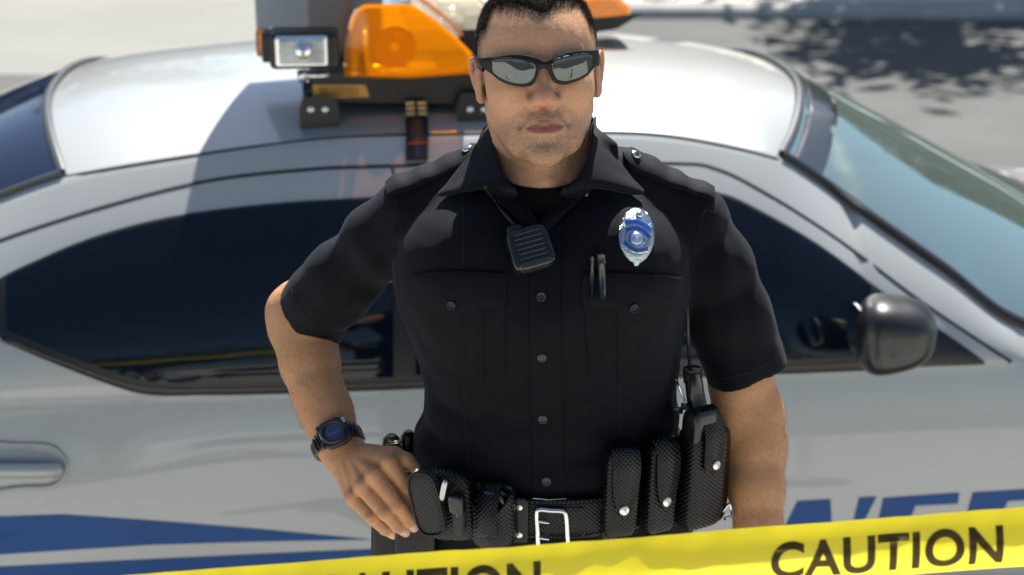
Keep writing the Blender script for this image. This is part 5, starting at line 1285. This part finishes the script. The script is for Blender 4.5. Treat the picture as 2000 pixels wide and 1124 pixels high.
m_ = MB(); m_.box(KW(760, 126, .49), (.20, .20, .014), Mx); m_.build('pod_tray', M_refl, LB)
sh = lambda L_, dx, dy, s=1.0, cx=800, cy=100: [((x-cx)*s+cx+dx, (y-cy)*s+cy+dy) for x, y in L_]
PR2 = [(735, 60), (735, 10), (750, -30), (765, -40), (860, -40), (900, -10), (930, 15), (960, 45), (955, 70)]
pod([(800, 62), (800, 8), (812, -12), (850, -18), (905, -18), (930, 5), (965, 40), (960, 66)], .70, .90, M_clear, 'clear_pod')
m_ = MB(); m_.box(KW(880, 40, .78), (.06, .10, .07), Mx); m_.build('reflector', M_refl, LB)
pod([(985, 40), (985, -30), (1000, -55), (1110, -55), (1160, -25), (1215, 5), (1237, 20), (1236, 33), (1100, 42)], .98, 1.24, M_amber, 'amber_pod')
# black base: arm from near side to the front apex, plus feet
def slab(px, w0, w1, m, nm, bev=.006):
    P2 = [onw(x, y, w0) for x, y in px]; rows = [[K(p[0]+(0), ww, p[1]) for p in P2] for ww in (w0, w1)]; m_ = MB(); m_.grid(rows, closev=True); N_ = len(P2); m_.F.append(tuple(range(N_))[::-1]); m_.F.append(tuple(N_+j for j in range(N_))); return m_.build(nm, m, LB, smooth=False, bevel=bev)
slab([(614, 158), (640, 148), (950, 146), (955, 180), (925, 198), (720, 196), (610, 190)], .40, .66, M_black, 'base_plate')
slab([(800, 66), (985, 62), (990, 100), (820, 104)], .66, 1.0, M_black, 'base_plate')
slab([(985, 42), (1105, 44), (1236, 33), (1205, 52), (1130, 66), (985, 68)], .98, 1.26, M_black, 'base_plate')
lbp = [onw(x, y, .397) for x, y in ((611, 166), (714, 166), (721, 190), (611, 193))]
m_ = MB(); m_.add([K(p[0], .3965, p[1]) for p in lbp]+[K(p[0], .3985, p[1]) for p in lbp], [(0, 1, 2, 3), (7, 6, 5, 4), (0, 4, 5, 1), (1, 5, 6, 2), (2, 6, 7, 3), (3, 7, 4, 0)]); m_.build('warning_sticker', mat('amber_sticker', (.42, .22, .04), .5, var=.25, vscale=60), LB, smooth=False)
for k in range(3):
    m_ = MB(); p = [onw(x, 173+6.5*k, .396) for x in (622, 700)]; m_.tube([K(q_[0], .3955, q_[1]) for q_ in p], .0011, n=6); m_.build('sticker_line', mat('sticker_brown', (.14, .06, .015), .6) if k == 0 else bpy.data.materials['sticker_brown'], LB)
slab([(598, 196), (652, 196), (658, 232), (654, 262), (592, 264), (590, 222)], .37, .42, M_black, 'foot'); slab([(905, 188), (975, 188), (975, 252), (902, 253), (898, 215)], .37, .42, M_black, 'foot')
for px in (607, 635, 918, 946):
    m_ = MB(); p = KW(px, 214, .368); m_.disc(p, -DW, .0075, .003, 16, .002); m_.build('bolt', M_snap, LB)
# hook strap clamping the bar to the door gutter
P_ = [KW(812, 198, .392)]+[np.array(BODY.hit(814, y)[0])+np.array(BODY.hit(814, y)[1])*.006 for y in (236, 258, 280, 300, 316)]
m_ = MB(); rows = [[p-DU*.024-DW*.0, p-DU*.024-DW*.004, p+DU*.024-DW*.004, p+DU*.024] for p in P_]; m_.grid(rows, closev=True); m_.build('hook_strap', M_black, LB)
for k, y in enumerate((203, 215, 227)):
    m_ = MB(); 
    for dx in (-.013, .013): m_.box(P_[0]+(P_[1]-P_[0])*(.1+.3*k)+DU*dx-DW*.007, (.020, .004, .010), Mx)
    m_.build('hook_bolts', mat('brass_bolt', (.45, .33, .16), .35, metal=.8) if k == 0 else bpy.data.materials['brass_bolt'], LB)
ribbon(BODY, [(815, 289), (815, 300), (816, 312)], .040, .009).build('hook_pad', M_blue, LB)
m_ = MB(); p0 = BODY.hit(797, 286); p1 = BODY.hit(836, 284); m_.tube([p0[0]+p0[1]*.010, p1[0]+p1[1]*.010], .0013, n=8); m_.build('hook_edge', mat('red_edge', (.45, .05, .02), .5), LB)
# take-down spot lamp and orange marker
SP = empty('spot_lamp', KW(598, 140, .36), 'rectangular black work lamp with clear lens beside the amber beacon', 'lamp')
def wbox(px0, py0, px1, py1, w0, w1, m, nm, parent, bev=.006, e=None):
    a = onw(px0, py1, w0); b = onw(px1, py0, w0); m_ = MB(); m_.box(K((a[0]+b[0])/2, (w0+w1)/2, (a[1]+b[1])/2), (abs(b[0]-a[0]), w1-w0, abs(b[1]-a[1])), Mx); return m_.build(nm, m, parent, smooth=False, bevel=bev)
wbox(527, 64, 662, 138, .345, .44, M_black, 'housing', SP, .012)
wbox(538, 70, 640, 133, .338, .352, M_chrome, 'bezel', SP, .010)
wbox(545, 76, 634, 128, .334, .346, mat('ribbed_lens_glass', (.42, .44, .42), .12, coat=1, bump=4, bscale=90, var=.35, vscale=25), 'lens', SP, .008)
cc = KW(592, 100, .330); m_ = MB(); m_.disc(cc, -DW, .017, .004, 24, .006); m_.build('bulb_shield', M_chrome, SP)
m_ = MB(); m_.tube([KW(592, 138, .39), KW(594, 160, .39)], .014, n=12); m_.box(KW(620, 146, .39), (.05, .03, .014), Mx); m_.build('bracket', M_silver, SP)
wbox(501, 62, 524, 112, .40, .46, M_amber, 'marker_lens', SP, .006); wbox(512, 66, 532, 124, .37, .44, M_black, 'marker_housing', SP, .006)
# grey sign box behind the beacons, extended above the frame to shade the roof
SG = empty('sign_box', KW(600, 140, .6), 'grey metal sign box on the car roof behind the lamp, height added for its roof shadow', 'sign box')
M_gl = mat('light_grey_panel', (.34, .36, .38), .5, var=.05, vscale=4); M_gt = mat('taupe_panel', (.24, .225, .205), .55, var=.05, vscale=4)
wbox(500, -560, 596, 57, .70, .74, M_gl, 'end_panel', SG, .004)
wbox(604, -560, 735, 152, .64, .68, M_gt, 'back_panel', SG, .004)
for y in (-160, -100, -40, 5, 40):
    p = KW(606, y, .68); m_ = MB(); m_.tube([p-DW*.02, p+DW*.02], .009, n=12); m_.build('hinge', M_snap if y > 0 else M_black, SG)
m_ = MB(); p = KW(612, 156, .60); m_.box(p-np.array([0, 0, .03]), (.05, .06, .07), Mx); m_.build('mount', M_black, SG)

# ================================================================== TREES (outside the frame: shade on the street, reflections in glass)
M_leaf = mat('leaves', (.055, .085, .025), .6, var=.35, vscale=3); M_bark = mat('bark', (.10, .075, .05), .9, bump=4, bscale=30)
def tree(x, y, h, r, lab, seed, n=5000, gap=.5):
    rg = np.random.default_rng(seed); T = empty('tree', (x, y, 0), lab, 'tree', 'street trees')
    m_ = MB(); m_.tube([(x, y, 0), (x+.1, y, h*.3), (x, y+.1, h*.55)], [.2, .15, .09], n=10); cl = []
    for k in range(9):
        a = k*2.4; rr = r*.65*rg.uniform(.5, 1); e = np.array([x+rr*math.cos(a), y+rr*math.sin(a), h*rg.uniform(.55, .95)]); m_.tube([(x, y, h*rg.uniform(.28, .5)), (np.array([x, y, h*.5])+e)/2+rg.normal(size=3)*.1, e], [.08, .05, .02], n=6); cl.append(e)
    m_.build('trunk', M_bark, T)
    cl += [np.array([x, y, h*.75])+rg.normal(size=3)*np.array([r*.5, r*.5, h*.12]) for _ in range(9)]
    c = np.array(cl)[rg.integers(0, len(cl), n)]+rg.normal(size=(n, 3))*r*.20; s = rg.uniform(.09, .21, n)[:, None]
    d1 = rg.normal(size=(n, 3)); d1 /= np.linalg.norm(d1, axis=1)[:, None]; d2 = np.cross(d1, rg.normal(size=(n, 3))); d2 /= np.linalg.norm(d2, axis=1)[:, None]
    V = np.concatenate([c-d1*s, c+d2*s*.5, c+d1*s, c-d2*s*.5]); i = np.arange(n); link_me('crown', np_mesh('crown', V, np.stack([i, i+n, i+2*n, i+3*n], 1)), M_leaf, T, smooth=False)
tree(2.0, 20.0, 6.0, 2.4, 'leafy street tree whose shade falls on the road beyond the car', 1, 15000)
tree(5.6, 19.3, 6.5, 2.7, 'second leafy street tree further right along the far kerb', 2, 15000)
tree(17, 24, 9, 3.6, 'broad tree further right across the street', 11, 4000); tree(23, 33, 12, 4.5, 'big tree far right across the street', 12, 4000); tree(-9, 30, 10, 4.0, 'broad tree far left beyond the driveway', 13, 4000); tree(-17, 26, 9, 3.8, 'second tree far left beyond the driveway', 14, 4000); tree(1, 38, 11, 4.5, 'large tree far behind the car', 15, 4000)
tree(10, 20.5, 7.0, 2.6, 'tall leafy tree at the right end of the row across the street', 3)
tree(-6.5, -14, 6.5, 2.6, 'leafy tree behind the camera at left', 4, 3000); tree(5.5, -17, 7.5, 3.0, 'leafy tree behind the camera at right', 5, 3000)
tree(-1.0, -22, 8.0, 3.2, 'large tree behind the camera in the middle', 6, 3000)
def building(x0, x1, y, h, col, lab, nm):  # unseen blocks added to darken reflections in the car glass
    B_ = empty('building', ((x0+x1)/2, y, 0), lab, 'building'); m_ = MB(); m_.box(((x0+x1)/2, y+4, h/2), (x1-x0, 8, h)); m_.build('wall', mat(nm, col, .85, var=.08, vscale=.5, bump=1), B_, smooth=False)
    m_ = MB(); m_.box(((x0+x1)/2, y+4, h+.12), (x1-x0+.5, 8.5, .25)); m_.build('roof', M_curb, B_, smooth=False)
    k = int((x1-x0)/4)
    for i in range(k):
        xc = x0+(x1-x0)*(i+.5)/k
        for z in ([1.7, 4.8] if h > 5 else [1.7]):
            m_ = MB(); m_.box((xc, y-.03, z), (1.7, .08, 1.4)); f_ = m_.build('window', M_conc, B_, smooth=False); m_ = MB(); m_.box((xc, y-.06, z), (1.5, .06, 1.2)); m_.build('pane', M_tint, f_, smooth=False)
building(-34, -3, 38, 6.5, (.16, .19, .24), 'unseen blue grey building added beyond the driveway to darken glass reflections', 'stucco_blue'); building(12, 44, 42, 7, (.20, .17, .13), 'unseen tan building added behind the street trees to darken glass reflections', 'stucco_tan')
VN = empty('van', (1.6, -12.5, 0), 'white van parked far behind the camera', 'van')
m_ = MB(); m_.box((1.6, -12.5, 1.1), (4.4, 1.9, 1.5)); m_.build('van_body', mat('van_white', (.7, .7, .7), .3, coat=.5), VN, bevel=.15, smooth=False)
m_ = MB(); m_.box((1.2, -11.54, 1.45), (2.6, .04, .5)); m_.build('van_window', M_tint, VN, smooth=False)
for sx in (-1.4, 1.4):
    lathe(np.array([1.6+sx, -11.6, .47]), (0, 1., 0), [(-.1, .2), (-.1, .33), (.1, .33), (.1, .2)], 24).build('wheel', M_tyre, VN)
